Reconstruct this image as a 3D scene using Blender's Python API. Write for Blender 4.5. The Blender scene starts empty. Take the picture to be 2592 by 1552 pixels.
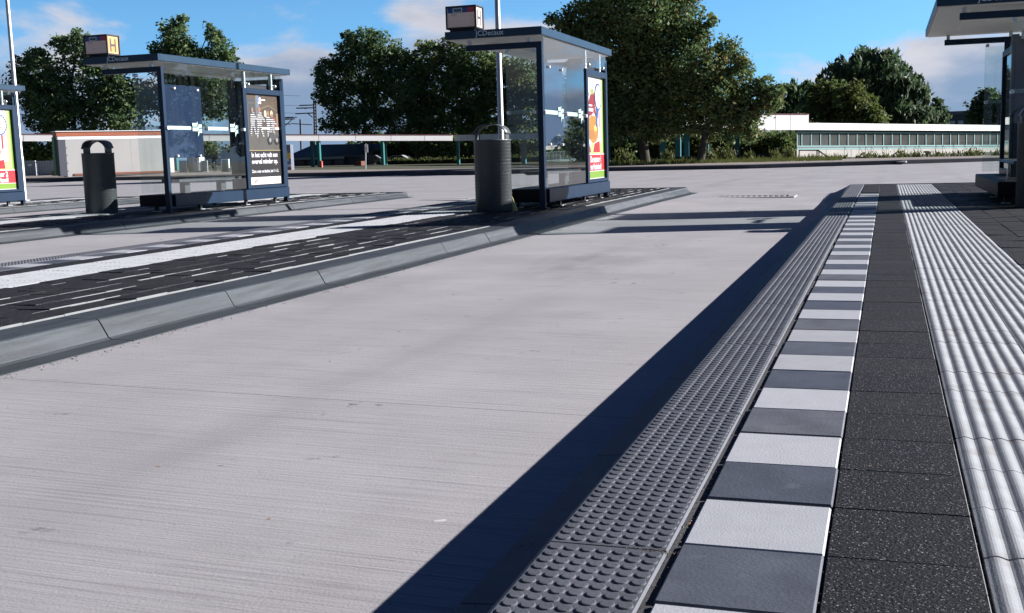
import bpy, math, random
import numpy as np
from mathutils import Vector, Matrix
random.seed(7); rng = np.random.default_rng(11)
S = bpy.context.scene
COL = S.collection

# ------------------------------------------------------------------ camera
F_PX = 2850.0
CAM = np.array([0.0, 0.0, 0.76686402])
RIGHT = np.array([0.9494600952766598, 0.3126344385163665, -0.028022050795621197])
DOWN = np.array([0.015794755325945455, -0.13674684636287807, -0.990480098595626])
FWD = np.array([-0.3134901165610005, 0.9399787273461904, -0.1347736582393113])
cam_d = bpy.data.cameras.new('camera'); cam = bpy.data.objects.new('camera', cam_d); COL.objects.link(cam)
cam_d.sensor_width = 36.0; cam_d.lens = 36.0 * F_PX / 2592.0
cam_d.clip_start = 0.02; cam_d.clip_end = 3000
m = Matrix.Identity(4)
for i in range(3):
    m[i][0] = RIGHT[i]; m[i][1] = -DOWN[i]; m[i][2] = -FWD[i]; m[i][3] = CAM[i]
cam.matrix_world = m
S.camera = cam

def at(u, v, Y):
    """world point seen at photo pixel (u,v) and standing at distance Y down the platform"""
    d = RIGHT * (u - 1296) / F_PX + DOWN * (v - 776) / F_PX + FWD
    return Vector(CAM + d * (Y - CAM[1]) / d[1])
def on(u, v, z):
    d = RIGHT * (u - 1296) / F_PX + DOWN * (v - 776) / F_PX + FWD
    return Vector(CAM + d * (z - CAM[2]) / d[2])

# ------------------------------------------------------------------ sun, sky, exposure
SUN_AZ = math.atan2(1.0, 0.52)          # from +Y towards +X
SUN_EL = math.radians(21.1)
sd = bpy.data.lights.new('sun', 'SUN'); sun = bpy.data.objects.new('sun', sd); COL.objects.link(sun)
sd.energy = 5.0; sd.angle = math.radians(0.5); sd.color = (1.0, 0.962, 0.965)
sdir = Vector((math.sin(SUN_AZ) * math.cos(SUN_EL), math.cos(SUN_AZ) * math.cos(SUN_EL), math.sin(SUN_EL)))
sun.rotation_euler = sdir.to_track_quat('Z', 'Y').to_euler()
sun.location = (30, 20, 30)
S.view_settings.view_transform = 'Standard'; S.view_settings.look = 'None'
S.view_settings.gamma = 1.0; S.view_settings.exposure = 1.08

W = bpy.data.worlds.new('World'); S.world = W; W.use_nodes = True
nt = W.node_tree; nt.nodes.clear()
def N(t, **k):
    n = nt.nodes.new(t)
    for a, b in k.items(): setattr(n, a, b)
    return n
def L(a, b): nt.links.new(a, b)
def M_(op, a, b=None, c=None, clamp=False):
    n = N('ShaderNodeMath', operation=op); n.use_clamp = clamp
    for i, x in enumerate((a, b, c)):
        if x is None: continue
        if isinstance(x, (int, float)): n.inputs[i].default_value = x
        else: L(x, n.inputs[i])
    return n.outputs[0]
tc = N('ShaderNodeTexCoord'); sep = N('ShaderNodeSeparateXYZ'); L(tc.outputs['Generated'], sep.inputs[0])
zz = M_('MULTIPLY_ADD', M_('MAXIMUM', sep.outputs[2], 0.0), 1.5, 0.22)
cmb = N('ShaderNodeCombineXYZ'); L(sep.outputs[0], cmb.inputs[0]); L(sep.outputs[1], cmb.inputs[1]); L(zz, cmb.inputs[2])
nrm = N('ShaderNodeVectorMath', operation='NORMALIZE'); L(cmb.outputs[0], nrm.inputs[0])
sky = N('ShaderNodeTexSky', sky_type='NISHITA'); sky.sun_disc = False
sky.sun_elevation = SUN_EL; sky.sun_rotation = SUN_AZ
sky.air_density = 1.0; sky.dust_density = 0.3; sky.ozone_density = 2.5
L(nrm.outputs[0], sky.inputs[0])
hs = N('ShaderNodeHueSaturation'); hs.inputs['Saturation'].default_value = 1.15; hs.inputs['Value'].default_value = 1.0
L(sky.outputs[0], hs.inputs['Color'])
gr_ = N('ShaderNodeMapRange', interpolation_type='SMOOTHSTEP'); L(sep.outputs[2], gr_.inputs[0])
gr_.inputs[1].default_value = 0.10; gr_.inputs[2].default_value = 0.42; gr_.inputs[3].default_value = 1.55; gr_.inputs[4].default_value = 0.2
gt_ = N('ShaderNodeMapRange'); L(sep.outputs[2], gt_.inputs[0]); gt_.inputs[1].default_value = 0.12; gt_.inputs[2].default_value = 0.5
tm_ = N('ShaderNodeMixRGB'); L(gt_.outputs[0], tm_.inputs[0]); tm_.inputs[1].default_value = (0.93, 1.12, 1.06, 1); tm_.inputs[2].default_value = (0.80, 0.80, 1.45, 1)
tint = N('ShaderNodeVectorMath', operation='MULTIPLY'); L(hs.outputs[0], tint.inputs[0]); L(tm_.outputs[0], tint.inputs[1])
sd_ = N('ShaderNodeMapRange', interpolation_type='SMOOTHSTEP'); L(M_('ADD', M_('MULTIPLY', sep.outputs[1], 0.8), M_('MULTIPLY', sep.outputs[0], 0.45)), sd_.inputs[0])
sd_.inputs[1].default_value = -0.8; sd_.inputs[2].default_value = 0.35; sd_.inputs[3].default_value = 0.4
sc_ = N('ShaderNodeVectorMath', operation='SCALE'); L(tint.outputs[0], sc_.inputs[0]); L(M_('MULTIPLY', gr_.outputs[0], sd_.outputs[0]), sc_.inputs['Scale'])
# clouds: banks of cumulus low over the horizon (direction noise)
el = M_('MULTIPLY', M_('ARCSINE', sep.outputs[2]), 57.2958)
az = M_('MULTIPLY', M_('ARCTAN2', sep.outputs[0], sep.outputs[1]), 57.2958)   # degrees, 0 = +Y, + = right
cv = N('ShaderNodeCombineXYZ'); L(M_('MULTIPLY', az, 0.13), cv.inputs[0]); L(M_('MULTIPLY', el, 0.34), cv.inputs[1]); cv.inputs[2].default_value = 3.7
n1 = N('ShaderNodeTexNoise'); n1.inputs['Scale'].default_value = 1.15; n1.inputs['Detail'].default_value = 7.0; n1.inputs['Roughness'].default_value = 0.55; n1.inputs['Distortion'].default_value = 0.25
L(cv.outputs[0], n1.inputs['Vector'])
# height of the cloud deck over azimuth
hc = N('ShaderNodeFloatCurve'); cu = hc.mapping.curves[0]
pts = [(-60, 5.5), (-43, 6.2), (-39.5, 5.8), (-37.5, 4.0), (-33.5, 3.4), (-31, 6.3), (-26, 6.2), (-23, 7.6), (-19, 7.0), (-14, 4.2), (-8, 1.8), (-4.5, 1.7), (-1.5, 2.9), (2, 4.7), (6, 5.6), (15, 5.2), (30, 6.0), (60, 5.5)]
while len(cu.points) < len(pts): cu.points.new(0.5, 0.5)
for p, (a, h) in zip(cu.points, pts): p.location = ((a + 60) / 120.0, h / 10.0)
hc.mapping.update()
L(M_('MULTIPLY_ADD', az, 1 / 120.0, 0.5, clamp=True), hc.inputs['Value'])
hgt = M_('MULTIPLY', hc.outputs[0], 10.0)
dlt = M_('SUBTRACT', hgt, el)
den = M_('ADD', M_('MULTIPLY', dlt, 0.28), M_('MULTIPLY_ADD', n1.outputs[0], 3.6, -1.50))
mask = N('ShaderNodeMapRange', interpolation_type='SMOOTHSTEP'); L(den, mask.inputs[0])
mask.inputs[1].default_value = 0.0; mask.inputs[2].default_value = 0.75; mask.inputs[4].default_value = 0.93
# below 0.6 deg the bank thins out to pale haze, above 10 deg nothing
n2 = N('ShaderNodeTexNoise'); n2.inputs['Scale'].default_value = 1.6; n2.inputs['Detail'].default_value = 5.0
cv2 = N('ShaderNodeCombineXYZ'); L(M_('MULTIPLY_ADD', az, 0.13, 0.16), cv2.inputs[0]); L(M_('MULTIPLY_ADD', el, 0.34, 0.14), cv2.inputs[1]); cv2.inputs[2].default_value = 1.2
L(cv2.outputs[0], n2.inputs['Vector'])
lit = N('ShaderNodeMapRange', interpolation_type='SMOOTHSTEP')
L(M_('ADD', M_('MULTIPLY', n2.outputs[0], 2.2), M_('MULTIPLY_ADD', dlt, -0.30, -0.35)), lit.inputs[0])
lit.inputs[1].default_value = -0.25; lit.inputs[2].default_value = 0.85
cc = N('ShaderNodeMixRGB'); L(lit.outputs[0], cc.inputs[0])
cc.inputs[1].default_value = (1.55, 2.1, 3.1, 1); cc.inputs[2].default_value = (4.3, 4.15, 4.4, 1)
mx = N('ShaderNodeMixRGB'); L(mask.outputs[0], mx.inputs[0]); L(sc_.outputs[0], mx.inputs[1]); cs_ = N('ShaderNodeVectorMath', operation='SCALE'); L(cc.outputs[0], cs_.inputs[0]); L(sd_.outputs[0], cs_.inputs['Scale']); L(cs_.outputs[0], mx.inputs[2])
bg = N('ShaderNodeBackground'); bg.inputs[1].default_value = 0.078; L(mx.outputs[0], bg.inputs[0])
wo = N('ShaderNodeOutputWorld'); L(bg.outputs[0], wo.inputs[0])

# ------------------------------------------------------------------ materials
MATS = {}
def mat(name, col, rough=0.6, metal=0.0, var=0.0, vscale=8.0, stretch=(1, 1, 1), bump=0.0, bscale=60.0, col2=None, spec=0.5, speck=None, speck_scale=300.0, speck_t=0.72, transl=0.0, dirt=None, coat=0.0):
    if name in MATS: return MATS[name]
    mt = bpy.data.materials.new(name); mt.use_nodes = True
    t = mt.node_tree; b = t.nodes['Principled BSDF']
    b.inputs['Base Color'].default_value = (*col, 1); b.inputs['Roughness'].default_value = rough
    b.inputs['Metallic'].default_value = metal; b.inputs['Specular IOR Level'].default_value = spec
    b.inputs['Coat Weight'].default_value = coat
    src = None
    tcn = t.nodes.new('ShaderNodeTexCoord'); mp = t.nodes.new('ShaderNodeMapping'); mp.inputs['Scale'].default_value = stretch
    t.links.new(tcn.outputs['Object'], mp.inputs[0])
    if var or col2:
        n = t.nodes.new('ShaderNodeTexNoise'); n.inputs['Scale'].default_value = vscale; n.inputs['Detail'].default_value = 6; n.inputs['Roughness'].default_value = 0.6
        t.links.new(mp.outputs[0], n.inputs['Vector'])
        r = t.nodes.new('ShaderNodeMapRange'); r.inputs[1].default_value = 0.32; r.inputs[2].default_value = 0.68
        t.links.new(n.outputs[0], r.inputs[0])
        x = t.nodes.new('ShaderNodeMixRGB'); t.links.new(r.outputs[0], x.inputs[0])
        c2 = col2 if col2 else tuple(min(1, c * (1 + var)) for c in col)
        c1 = col if col2 else tuple(c * (1 - var) for c in col)
        x.inputs[1].default_value = (*c1, 1); x.inputs[2].default_value = (*c2, 1)
        src = x.outputs[0]
    if dirt:
        n = t.nodes.new('ShaderNodeTexNoise'); n.inputs['Scale'].default_value = dirt[0]; n.inputs['Detail'].default_value = 8
        t.links.new(mp.outputs[0], n.inputs['Vector'])
        r = t.nodes.new('ShaderNodeMapRange'); r.inputs[1].default_value = dirt[1]; r.inputs[2].default_value = dirt[1] + 0.12
        t.links.new(n.outputs[0], r.inputs[0])
        r.inputs[4].default_value = dirt[3]
        x = t.nodes.new('ShaderNodeMixRGB'); t.links.new(r.outputs[0], x.inputs[0])
        if src: t.links.new(src, x.inputs[1])
        else: x.inputs[1].default_value = (*col, 1)
        x.inputs[2].default_value = (*dirt[2], 1); src = x.outputs[0]
    if speck:
        v = t.nodes.new('ShaderNodeTexVoronoi'); v.inputs['Scale'].default_value = speck_scale
        t.links.new(tcn.outputs['Object'], v.inputs['Vector'])
        sp = t.nodes.new('ShaderNodeSeparateColor'); t.links.new(v.outputs['Color'], sp.inputs[0])
        r = t.nodes.new('ShaderNodeMapRange'); r.inputs[1].default_value = speck_t; r.inputs[2].default_value = min(1.0, speck_t + 0.06)
        t.links.new(sp.outputs[0], r.inputs[0])
        x = t.nodes.new('ShaderNodeMixRGB'); t.links.new(r.outputs[0], x.inputs[0])
        if src: t.links.new(src, x.inputs[1])
        else: x.inputs[1].default_value = (*col, 1)
        x.inputs[2].default_value = (*speck, 1); src = x.outputs[0]
    if src: t.links.new(src, b.inputs['Base Color'])
    if bump:
        n = t.nodes.new('ShaderNodeTexNoise'); n.inputs['Scale'].default_value = bscale; n.inputs['Detail'].default_value = 5
        t.links.new(mp.outputs[0], n.inputs['Vector'])
        bp = t.nodes.new('ShaderNodeBump'); bp.inputs['Strength'].default_value = 1.0; bp.inputs['Distance'].default_value = bump
        t.links.new(n.outputs[0], bp.inputs['Height']); t.links.new(bp.outputs[0], b.inputs['Normal'])
    if transl:
        tr = t.nodes.new('ShaderNodeBsdfTranslucent'); ms = t.nodes.new('ShaderNodeMixShader'); ms.inputs[0].default_value = transl
        if src: t.links.new(src, tr.inputs[0])
        else: tr.inputs[0].default_value = (*col, 1)
        t.links.new(b.outputs[0], ms.inputs[1]); t.links.new(tr.outputs[0], ms.inputs[2])
        t.links.new(ms.outputs[0], t.nodes['Material Output'].inputs[0])
    MATS[name] = mt
    return mt

def glass_mat(name, tint=(0.93, 0.97, 0.96), f0=0.05, dirt=0.02):
    if name in MATS: return MATS[name]
    mt = bpy.data.materials.new(name); mt.use_nodes = True; t = mt.node_tree; t.nodes.clear()
    o = t.nodes.new('ShaderNodeOutputMaterial'); tr = t.nodes.new('ShaderNodeBsdfTransparent'); tr.inputs[0].default_value = (*tint, 1)
    gl = t.nodes.new('ShaderNodeBsdfGlossy'); gl.inputs['Roughness'].default_value = 0.01
    df = t.nodes.new('ShaderNodeBsdfDiffuse'); df.inputs[0].default_value = (0.35, 0.4, 0.4, 1)
    fr = t.nodes.new('ShaderNodeFresnel'); fr.inputs[0].default_value = 1.70
    ge = t.nodes.new('ShaderNodeNewGeometry'); mu = t.nodes.new('ShaderNodeMath'); mu.operation = 'SUBTRACT'; mu.inputs[0].default_value = 1.0
    t.links.new(ge.outputs['Backfacing'], mu.inputs[1])
    ad = t.nodes.new('ShaderNodeMath'); ad.operation = 'ADD'; ad.inputs[1].default_value = 1.0; t.links.new(fr.outputs[0], ad.inputs[0])
    dv = t.nodes.new('ShaderNodeMath'); dv.operation = 'DIVIDE'; t.links.new(fr.outputs[0], dv.inputs[0]); t.links.new(ad.outputs[0], dv.inputs[1])
    db = t.nodes.new('ShaderNodeMath'); db.operation = 'MULTIPLY'; db.inputs[1].default_value = 2.0; t.links.new(dv.outputs[0], db.inputs[0])
    m2 = t.nodes.new('ShaderNodeMath'); m2.operation = 'MULTIPLY'; t.links.new(mu.outputs[0], m2.inputs[0]); t.links.new(db.outputs[0], m2.inputs[1])
    nz = t.nodes.new('ShaderNodeTexNoise'); nz.inputs['Scale'].default_value = 3.0; nz.inputs['Detail'].default_value = 6
    tcn = t.nodes.new('ShaderNodeTexCoord'); mp = t.nodes.new('ShaderNodeMapping'); mp.inputs['Scale'].default_value = (3, 3, 0.35)
    t.links.new(tcn.outputs['Object'], mp.inputs[0]); t.links.new(mp.outputs[0], nz.inputs['Vector'])
    r = t.nodes.new('ShaderNodeMapRange'); r.inputs[1].default_value = 0.4; r.inputs[2].default_value = 0.8; r.inputs[3].default_value = 0.0; r.inputs[4].default_value = dirt
    t.links.new(nz.outputs[0], r.inputs[0])
    md = t.nodes.new('ShaderNodeMixShader'); t.links.new(r.outputs[0], md.inputs[0]); t.links.new(tr.outputs[0], md.inputs[1]); t.links.new(df.outputs[0], md.inputs[2])
    ms = t.nodes.new('ShaderNodeMixShader'); t.links.new(m2.outputs[0], ms.inputs[0]); t.links.new(md.outputs[0], ms.inputs[1]); t.links.new(gl.outputs[0], ms.inputs[2])
    t.links.new(ms.outputs[0], o.inputs[0]); MATS[name] = mt
    return mt

NAVY = mat('navy_paint', (0.007, 0.023, 0.050), 0.38, var=0.12, vscale=3, spec=0.28)
ROOFB = mat('roof_edge_lit_navy', (0.013, 0.040, 0.074), 0.36, var=0.1, vscale=3, spec=0.35)  # navy lifted in colour to stand for sun and reflected sky
NAVYD = mat('navy_board', (0.008, 0.022, 0.066), 0.3, spec=0.45)
UNDER = mat('soffit_white', (0.82, 0.81, 0.74), 0.55, var=0.05)
STEEL = mat('brushed_steel', (0.62, 0.63, 0.64), 0.3, metal=0.9)
GALV = mat('galvanised_steel', (0.52, 0.53, 0.54), 0.42, metal=0.55, var=0.08, vscale=5)
GLASS = glass_mat('shelter_glass')
GLASSD = glass_mat('shelter_end_glass', dirt=0.07)
BLACKM = mat('black_metal', (0.018, 0.018, 0.022), 0.5)
DARKGREY = mat('dark_grey_seat', (0.055, 0.058, 0.063), 0.45)
MINT = mat('etched_mint_film', (0.36, 0.52, 0.47), 0.6)
WHITEP = mat('white_paint', (0.78, 0.78, 0.77), 0.5, var=0.04, vscale=4)
BINM = mat('bin_grey', (0.095, 0.106, 0.108), 0.42, metal=0.15, var=0.08, vscale=6)
BINS = mat('bin_stud', (0.10, 0.11, 0.112), 0.28, metal=0.3)
ROADM = None

# ------------------------------------------------------------------ mesh builder
class MB:
    def __init__(s): s.v = []; s.f = []; s.m = []; s.mats = []; s.sm = []
    def mi(s, mt):
        if mt not in s.mats: s.mats.append(mt)
        return s.mats.index(mt)
    def add(s, vs, fs, mt, smooth=False):
        o = len(s.v); k = s.mi(mt); s.v += [tuple(p) for p in vs]
        for f in fs: s.f.append(tuple(i + o for i in f)); s.m.append(k); s.sm.append(smooth)
        return s
    def box(s, x0, x1, y0, y1, z0, z1, mt, ch=0.0):
        if ch <= 0:
            vs = [(x, y, z) for z in (z0, z1) for y in (y0, y1) for x in (x0, x1)]
            fs = [(0, 2, 3, 1), (4, 5, 7, 6), (0, 1, 5, 4), (2, 6, 7, 3), (0, 4, 6, 2), (1, 3, 7, 5)]
            return s.add(vs, fs, mt)
        c = ch; vs = []
        for (z, i) in ((z0, c), (z0 + c, 0), (z1 - c, 0), (z1, c)):
            xa, xb, ya, yb = x0 + i, x1 - i, y0 + i, y1 - i
            j = c * 0.7 if i == 0 else 0
            vs += [(xa + j, ya, z), (xb - j, ya, z), (xb, ya + j, z), (xb, yb - j, z), (xb - j, yb, z), (xa + j, yb, z), (xa, yb - j, z), (xa, ya + j, z)]
        fs = [tuple(range(7, -1, -1)), tuple(range(24, 32))]
        for r in range(3):
            for k in range(8): a = r * 8 + k; b = r * 8 + (k + 1) % 8; fs.append((a, b, b + 8, a + 8))
        return s.add(vs, fs, mt)
    def tube(s, pts, rad, mt, n=10, cap=True, smooth=True):
        pts = [Vector(p) for p in pts]; vs = []; fs = []
        rad = rad if isinstance(rad, (list, tuple)) else [rad] * len(pts)
        for i, p in enumerate(pts):
            d = (pts[min(i + 1, len(pts) - 1)] - pts[max(i - 1, 0)]).normalized()
            a = d.orthogonal().normalized() if abs(d.z) < 0.98 else Vector((1, 0, 0)); a = (a - d * a.dot(d)).normalized(); b = d.cross(a)
            if i and pa is not None:
                a2 = (pa - d * pa.dot(d))
                if a2.length > 1e-6: a = a2.normalized(); b = d.cross(a)
            pa = a
            for k in range(n):
                t = 2 * math.pi * k / n; vs.append(p + (a * math.cos(t) + b * math.sin(t)) * rad[i])
        for i in range(len(pts) - 1):
            for k in range(n):
                q = (k + 1) % n; fs.append((i * n + k, i * n + q, (i + 1) * n + q, (i + 1) * n + k))
        s.add(vs, fs, mt, smooth)
        if cap:
            s.add(vs[:n], [tuple(range(n - 1, -1, -1))], mt); s.add(vs[-n:], [tuple(range(n))], mt)
        return s
    def bar(s, p, q, w, h, mt, up=(0, 0, 1)):
        p = Vector(p); q = Vector(q); d = (q - p).normalized(); u = Vector(up); r = d.cross(u)
        if r.length < 1e-4: r = Vector((1, 0, 0))
        r.normalize(); u = r.cross(d).normalized()
        vs = [e + r * (a * w / 2) + u * (b * h / 2) for e in (p, q) for a, b in ((-1, -1), (1, -1), (1, 1), (-1, 1))]
        return s.add(vs, [(0, 1, 2, 3), (7, 6, 5, 4), (0, 4, 5, 1), (1, 5, 6, 2), (2, 6, 7, 3), (3, 7, 4, 0)], mt)
    def ball(s, c, r, mt, n=8, sz=1.0):
        vs = []; fs = []; h = n // 2
        for i in range(h + 1):
            t = math.pi * i / h
            for k in range(n):
                p = 2 * math.pi * k / n
                vs.append((c[0] + r * math.sin(t) * math.cos(p), c[1] + r * math.sin(t) * math.sin(p), c[2] + r * sz * math.cos(t)))
        for i in range(h):
            for k in range(n): q = (k + 1) % n; fs.append((i * n + k, (i + 1) * n + k, (i + 1) * n + q, i * n + q))
        return s.add(vs, fs, mt, True)
    def poly(s, pts2, fr, mt, off=0.0, th=0.0):
        """flat outline in the frame fr=(origin, ax, ay, normal)"""
        o, ax, ay, nn = fr
        top = [o + ax * x + ay * y + nn * off for x, y in pts2]; n = len(top)
        s.add(top, [tuple(range(n))], mt)
        if th:
            bot = [p - nn * th for p in top]
            s.add(top + bot, [(i, i + n, (i + 1) % n + n, (i + 1) % n) for i in range(n)], mt)
        return s
    def rect(s, x0, y0, x1, y1, fr, mt, off=0.0): return s.poly([(x0, y0), (x1, y0), (x1, y1), (x0, y1)], fr, mt, off)
    def disc(s, cx, cy, rx, ry, fr, mt, off=0.0, n=28, wob=0.0):
        return s.poly([(cx + rx * (1 + wob * math.cos(n / 2 * 2 * math.pi * k / n)) * math.cos(2 * math.pi * k / n), cy + ry * (1 + wob * math.cos(n / 2 * 2 * math.pi * k / n)) * math.sin(2 * math.pi * k / n)) for k in range(n)], fr, mt, off)
    def text(s, txt, size, x, y, fr, mt, off=0.0, sx=1.0, align='LEFT', bold=0.0, th=0.0):
        cu = bpy.data.curves.new('lettering', 'FONT'); cu.body = txt; cu.size = size; cu.align_x = align; cu.offset = bold; cu.resolution_u = 3
        ob = bpy.data.objects.new('lettering', cu); COL.objects.link(ob)
        dg = bpy.context.evaluated_depsgraph_get(); me = bpy.data.meshes.new_from_object(ob.evaluated_get(dg))
        o, ax, ay, nn = fr
        vs = [o + ax * (x + v.co.x * sx) + ay * (y + v.co.y) + nn * off for v in me.vertices]
        s.add(vs, [tuple(p.vertices) for p in me.polygons], mt)
        bpy.data.objects.remove(ob); bpy.data.curves.remove(cu); bpy.data.meshes.remove(me)
        return s
    def mesh(s, name):
        me = bpy.data.meshes.new(name); me.from_pydata(s.v, [], s.f)
        for x in s.mats: me.materials.append(x)
        me.polygons.foreach_set('material_index', s.m); me.polygons.foreach_set('use_smooth', s.sm); me.update()
        return me
def link(name, me, parent=None, loc=None):
    o = bpy.data.objects.new(name, me); COL.objects.link(o)
    if parent: o.parent = parent
    if loc: o.location = loc
    return o
def part(name, mb, parent, label=None):
    o = link(name, mb.mesh(name) if isinstance(mb, MB) else mb, parent)
    if label: o['label'] = label
    return o
def thing(name, label, cat, loc=(0, 0, 0), group=None, rz=0.0):
    o = link(name, None); o.location = loc; o.rotation_euler = (0, 0, rz); o['label'] = label; o['category'] = cat
    if group: o['group'] = group
    o.empty_display_size = 0.2
    return o
def tag(o, label, cat, group=None):
    o['label'] = label; o['category'] = cat
    if group: o['group'] = group
    return o
def struct(name, mb, loc=None):
    o = link(name, mb.mesh(name) if isinstance(mb, MB) else mb, None, loc); o['kind'] = 'structure'; return o
def npmesh(name, V, Fq, mts, midx=None, smooth=False):
    me = bpy.data.meshes.new(name); nf = len(Fq); k = Fq.shape[1]
    me.vertices.add(len(V)); me.vertices.foreach_set('co', np.asarray(V, np.float32).ravel())
    me.loops.add(nf * k); me.loops.foreach_set('vertex_index', Fq.astype(np.int32).ravel())
    me.polygons.add(nf); me.polygons.foreach_set('loop_start', np.arange(0, nf * k, k, dtype=np.int32))
    me.polygons.foreach_set('loop_total', np.full(nf, k, np.int32))
    for x in mts: me.materials.append(x)
    if midx is not None: me.polygons.foreach_set('material_index', np.asarray(midx, np.int32))
    if smooth: me.polygons.foreach_set('use_smooth', np.ones(nf, bool))
    me.update(); me.validate(); return me

# ------------------------------------------------------------------ ground and road
PITCH = 6.17                    # platform spacing
EDGE_L, EDGE_R = -0.63, 2.39    # camera platform, kerb top edges
Y_END = 22.4
def road_material():
    mt = bpy.data.materials.new('brushed_concrete'); mt.use_nodes = True; t = mt.node_tree; b = t.nodes['Principled BSDF']
    b.inputs['Roughness'].default_value = 0.75; b.inputs['Specular IOR Level'].default_value = 0.35
    tcn = t.nodes.new('ShaderNodeTexCoord')
    def noise(scale, st, det=6, rough=0.6):
        mp = t.nodes.new('ShaderNodeMapping'); mp.inputs['Scale'].default_value = st; t.links.new(tcn.outputs['Object'], mp.inputs[0])
        n = t.nodes.new('ShaderNodeTexNoise'); n.inputs['Scale'].default_value = scale; n.inputs['Detail'].default_value = det; n.inputs['Roughness'].default_value = rough
        t.links.new(mp.outputs[0], n.inputs['Vector']); return n.outputs[0]
    def mrange(x, a, c, lo=0.0, hi=1.0):
        r = t.nodes.new('ShaderNodeMapRange'); r.inputs[1].default_value = a; r.inputs[2].default_value = c; r.inputs[3].default_value = lo; r.inputs[4].default_value = hi
        t.links.new(x, r.inputs[0]); return r.outputs[0]
    def mixc(f, a, c):
        x = t.nodes.new('ShaderNodeMixRGB'); t.links.new(f, x.inputs[0])
        for i, q in ((1, a), (2, c)):
            if isinstance(q, tuple): x.inputs[i].default_value = (*q, 1)
            else: t.links.new(q, x.inputs[i])
        return x.outputs[0]
    def mth_(a, c):
        n = t.nodes.new('ShaderNodeMath'); n.operation = 'MULTIPLY'; t.links.new(a, n.inputs[0]); t.links.new(c, n.inputs[1]); return n.outputs[0]
    base = mixc(mrange(noise(0.9, (1, 1, 1), 8), 0.3, 0.72), (0.345, 0.336, 0.340), (0.445, 0.434, 0.438))
    base = mixc(mrange(noise(3.0, (0.5, 1.6, 1), 6), 0.5, 0.78, 0, 0.35), base, (0.27, 0.255, 0.268))
    streak = noise(9.0, (0.16, 7.0, 1), 4, 0.5)
    base = mixc(mrange(streak, 0.58, 0.76, 0, 0.62), base, (0.22, 0.20, 0.218))
    base = mixc(mrange(noise(14, (0.12, 6.0, 1), 3), 0.3, 0.42, 0.30, 0), base, (0.48, 0.45, 0.455))
    base = mixc(mrange(noise(55, (0.6, 1.3, 1), 2), 0.68, 0.78, 0, 0.5), base, (0.18, 0.16, 0.17))
    # tyre / oil darkening where the buses stop
    oil = noise(0.55, (1.2, 0.45, 1), 5)
    base = mixc(mrange(oil, 0.55, 0.75, 0, 0.4), base, (0.22, 0.195, 0.20))
    hair = noise(16.0, (0.13, 13.0, 1), 3, 0.65)
    base = mixc(mth_(mrange(hair, 0.60, 0.66, 0, .75), mrange(noise(1.7, (1, 1, 1), 4), 0.38, 0.62)), base, (0.19, 0.178, 0.19))
    base = mixc(mrange(noise(260, (1, 1, 1), 2), 0.35, 0.65, 0, 0.16), base, (0.20, 0.19, 0.2))
    spots = noise(2.3, (1, 1, 1), 2); fine = noise(16, (1, 1, 1), 3)
    drip = mth_(mrange(spots, 0.60, 0.70), mrange(fine, 0.60, 0.68)); base = mixc(drip, base, (0.15, 0.135, 0.14))
    base = mixc(mrange(noise(0.42, (1, 1, 1), 7, .65), 0.50, 0.66, 0, 0.35), base, (0.30, 0.285, 0.30))
    # old dark oil stain in the middle of the lane beside the shelter
    vd = t.nodes.new('ShaderNodeVectorMath'); vd.operation = 'SUBTRACT'; vd.inputs[1].default_value = (-2.35, 8.9, -0.14); t.links.new(tcn.outputs['Object'], vd.inputs[0])
    vs_ = t.nodes.new('ShaderNodeVectorMath'); vs_.operation = 'MULTIPLY'; vs_.inputs[1].default_value = (1.9, 0.55, 0); t.links.new(vd.outputs[0], vs_.inputs[0])
    vl = t.nodes.new('ShaderNodeVectorMath'); vl.operation = 'LENGTH'; t.links.new(vs_.outputs[0], vl.inputs[0])
    base = mixc(mth_(mrange(vl.outputs['Value'], 0.25, 1.0, .62, 0), mrange(noise(2.6, (1.4, .6, 1), 7), 0.30, 0.62)), base, (0.19, 0.175, 0.185))
    # tyre tracks along the lane
    spx = t.nodes.new('ShaderNodeSeparateXYZ'); t.links.new(tcn.outputs['Object'], spx.inputs[0])
    wv = t.nodes.new('ShaderNodeMath'); wv.operation = 'PINGPONG'; wv.inputs[1].default_value = 0.95
    of = t.nodes.new('ShaderNodeMath'); of.operation = 'ADD'; of.inputs[1].default_value = 2.1 + 61.7; t.links.new(spx.outputs[0], of.inputs[0]); t.links.new(of.outputs[0], wv.inputs[0])
    tr_ = mth_(mrange(wv.outputs[0], 0.72, 0.93, 0, .42), mrange(noise(1.1, (1.5, 0.22, 1), 6), 0.42, 0.62)); base = mixc(tr_, base, (0.27, 0.255, 0.265))
    # sawn joints across the lane
    sp = t.nodes.new('ShaderNodeSeparateXYZ'); t.links.new(tcn.outputs['Object'], sp.inputs[0])
    def mth(op, a, c):
        n = t.nodes.new('ShaderNodeMath'); n.operation = op
        for i, q in enumerate((a, c)):
            if isinstance(q, (int, float)): n.inputs[i].default_value = q
            else: t.links.new(q, n.inputs[i])
        return n.outputs[0]
    fy = mth('ABSOLUTE', mth('SUBTRACT', mth('FRACT', mth('DIVIDE', mth('ADD', sp.outputs[1], 1.55), 3.55), 0), 0.5), 0)
    wob = mth('MULTIPLY', noise(30, (1, 1, 1), 2), 0.0016)
    jn = mrange(mth('ADD', fy, wob), 0.0008, 0.0024, 0.75, 0.0)
    base = mixc(jn, base, (0.06, 0.055, 0.06))
    t.links.new(base, b.inputs['Base Color'])
    bp = t.nodes.new('ShaderNodeBump'); bp.inputs['Strength'].default_value = 1; bp.inputs['Distance'].default_value = 0.003
    bsum = mth('ADD', streak, mth('MULTIPLY', noise(120, (1, 1, 1), 3), 0.35)); t.links.new(bsum, bp.inputs['Height'])
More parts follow.
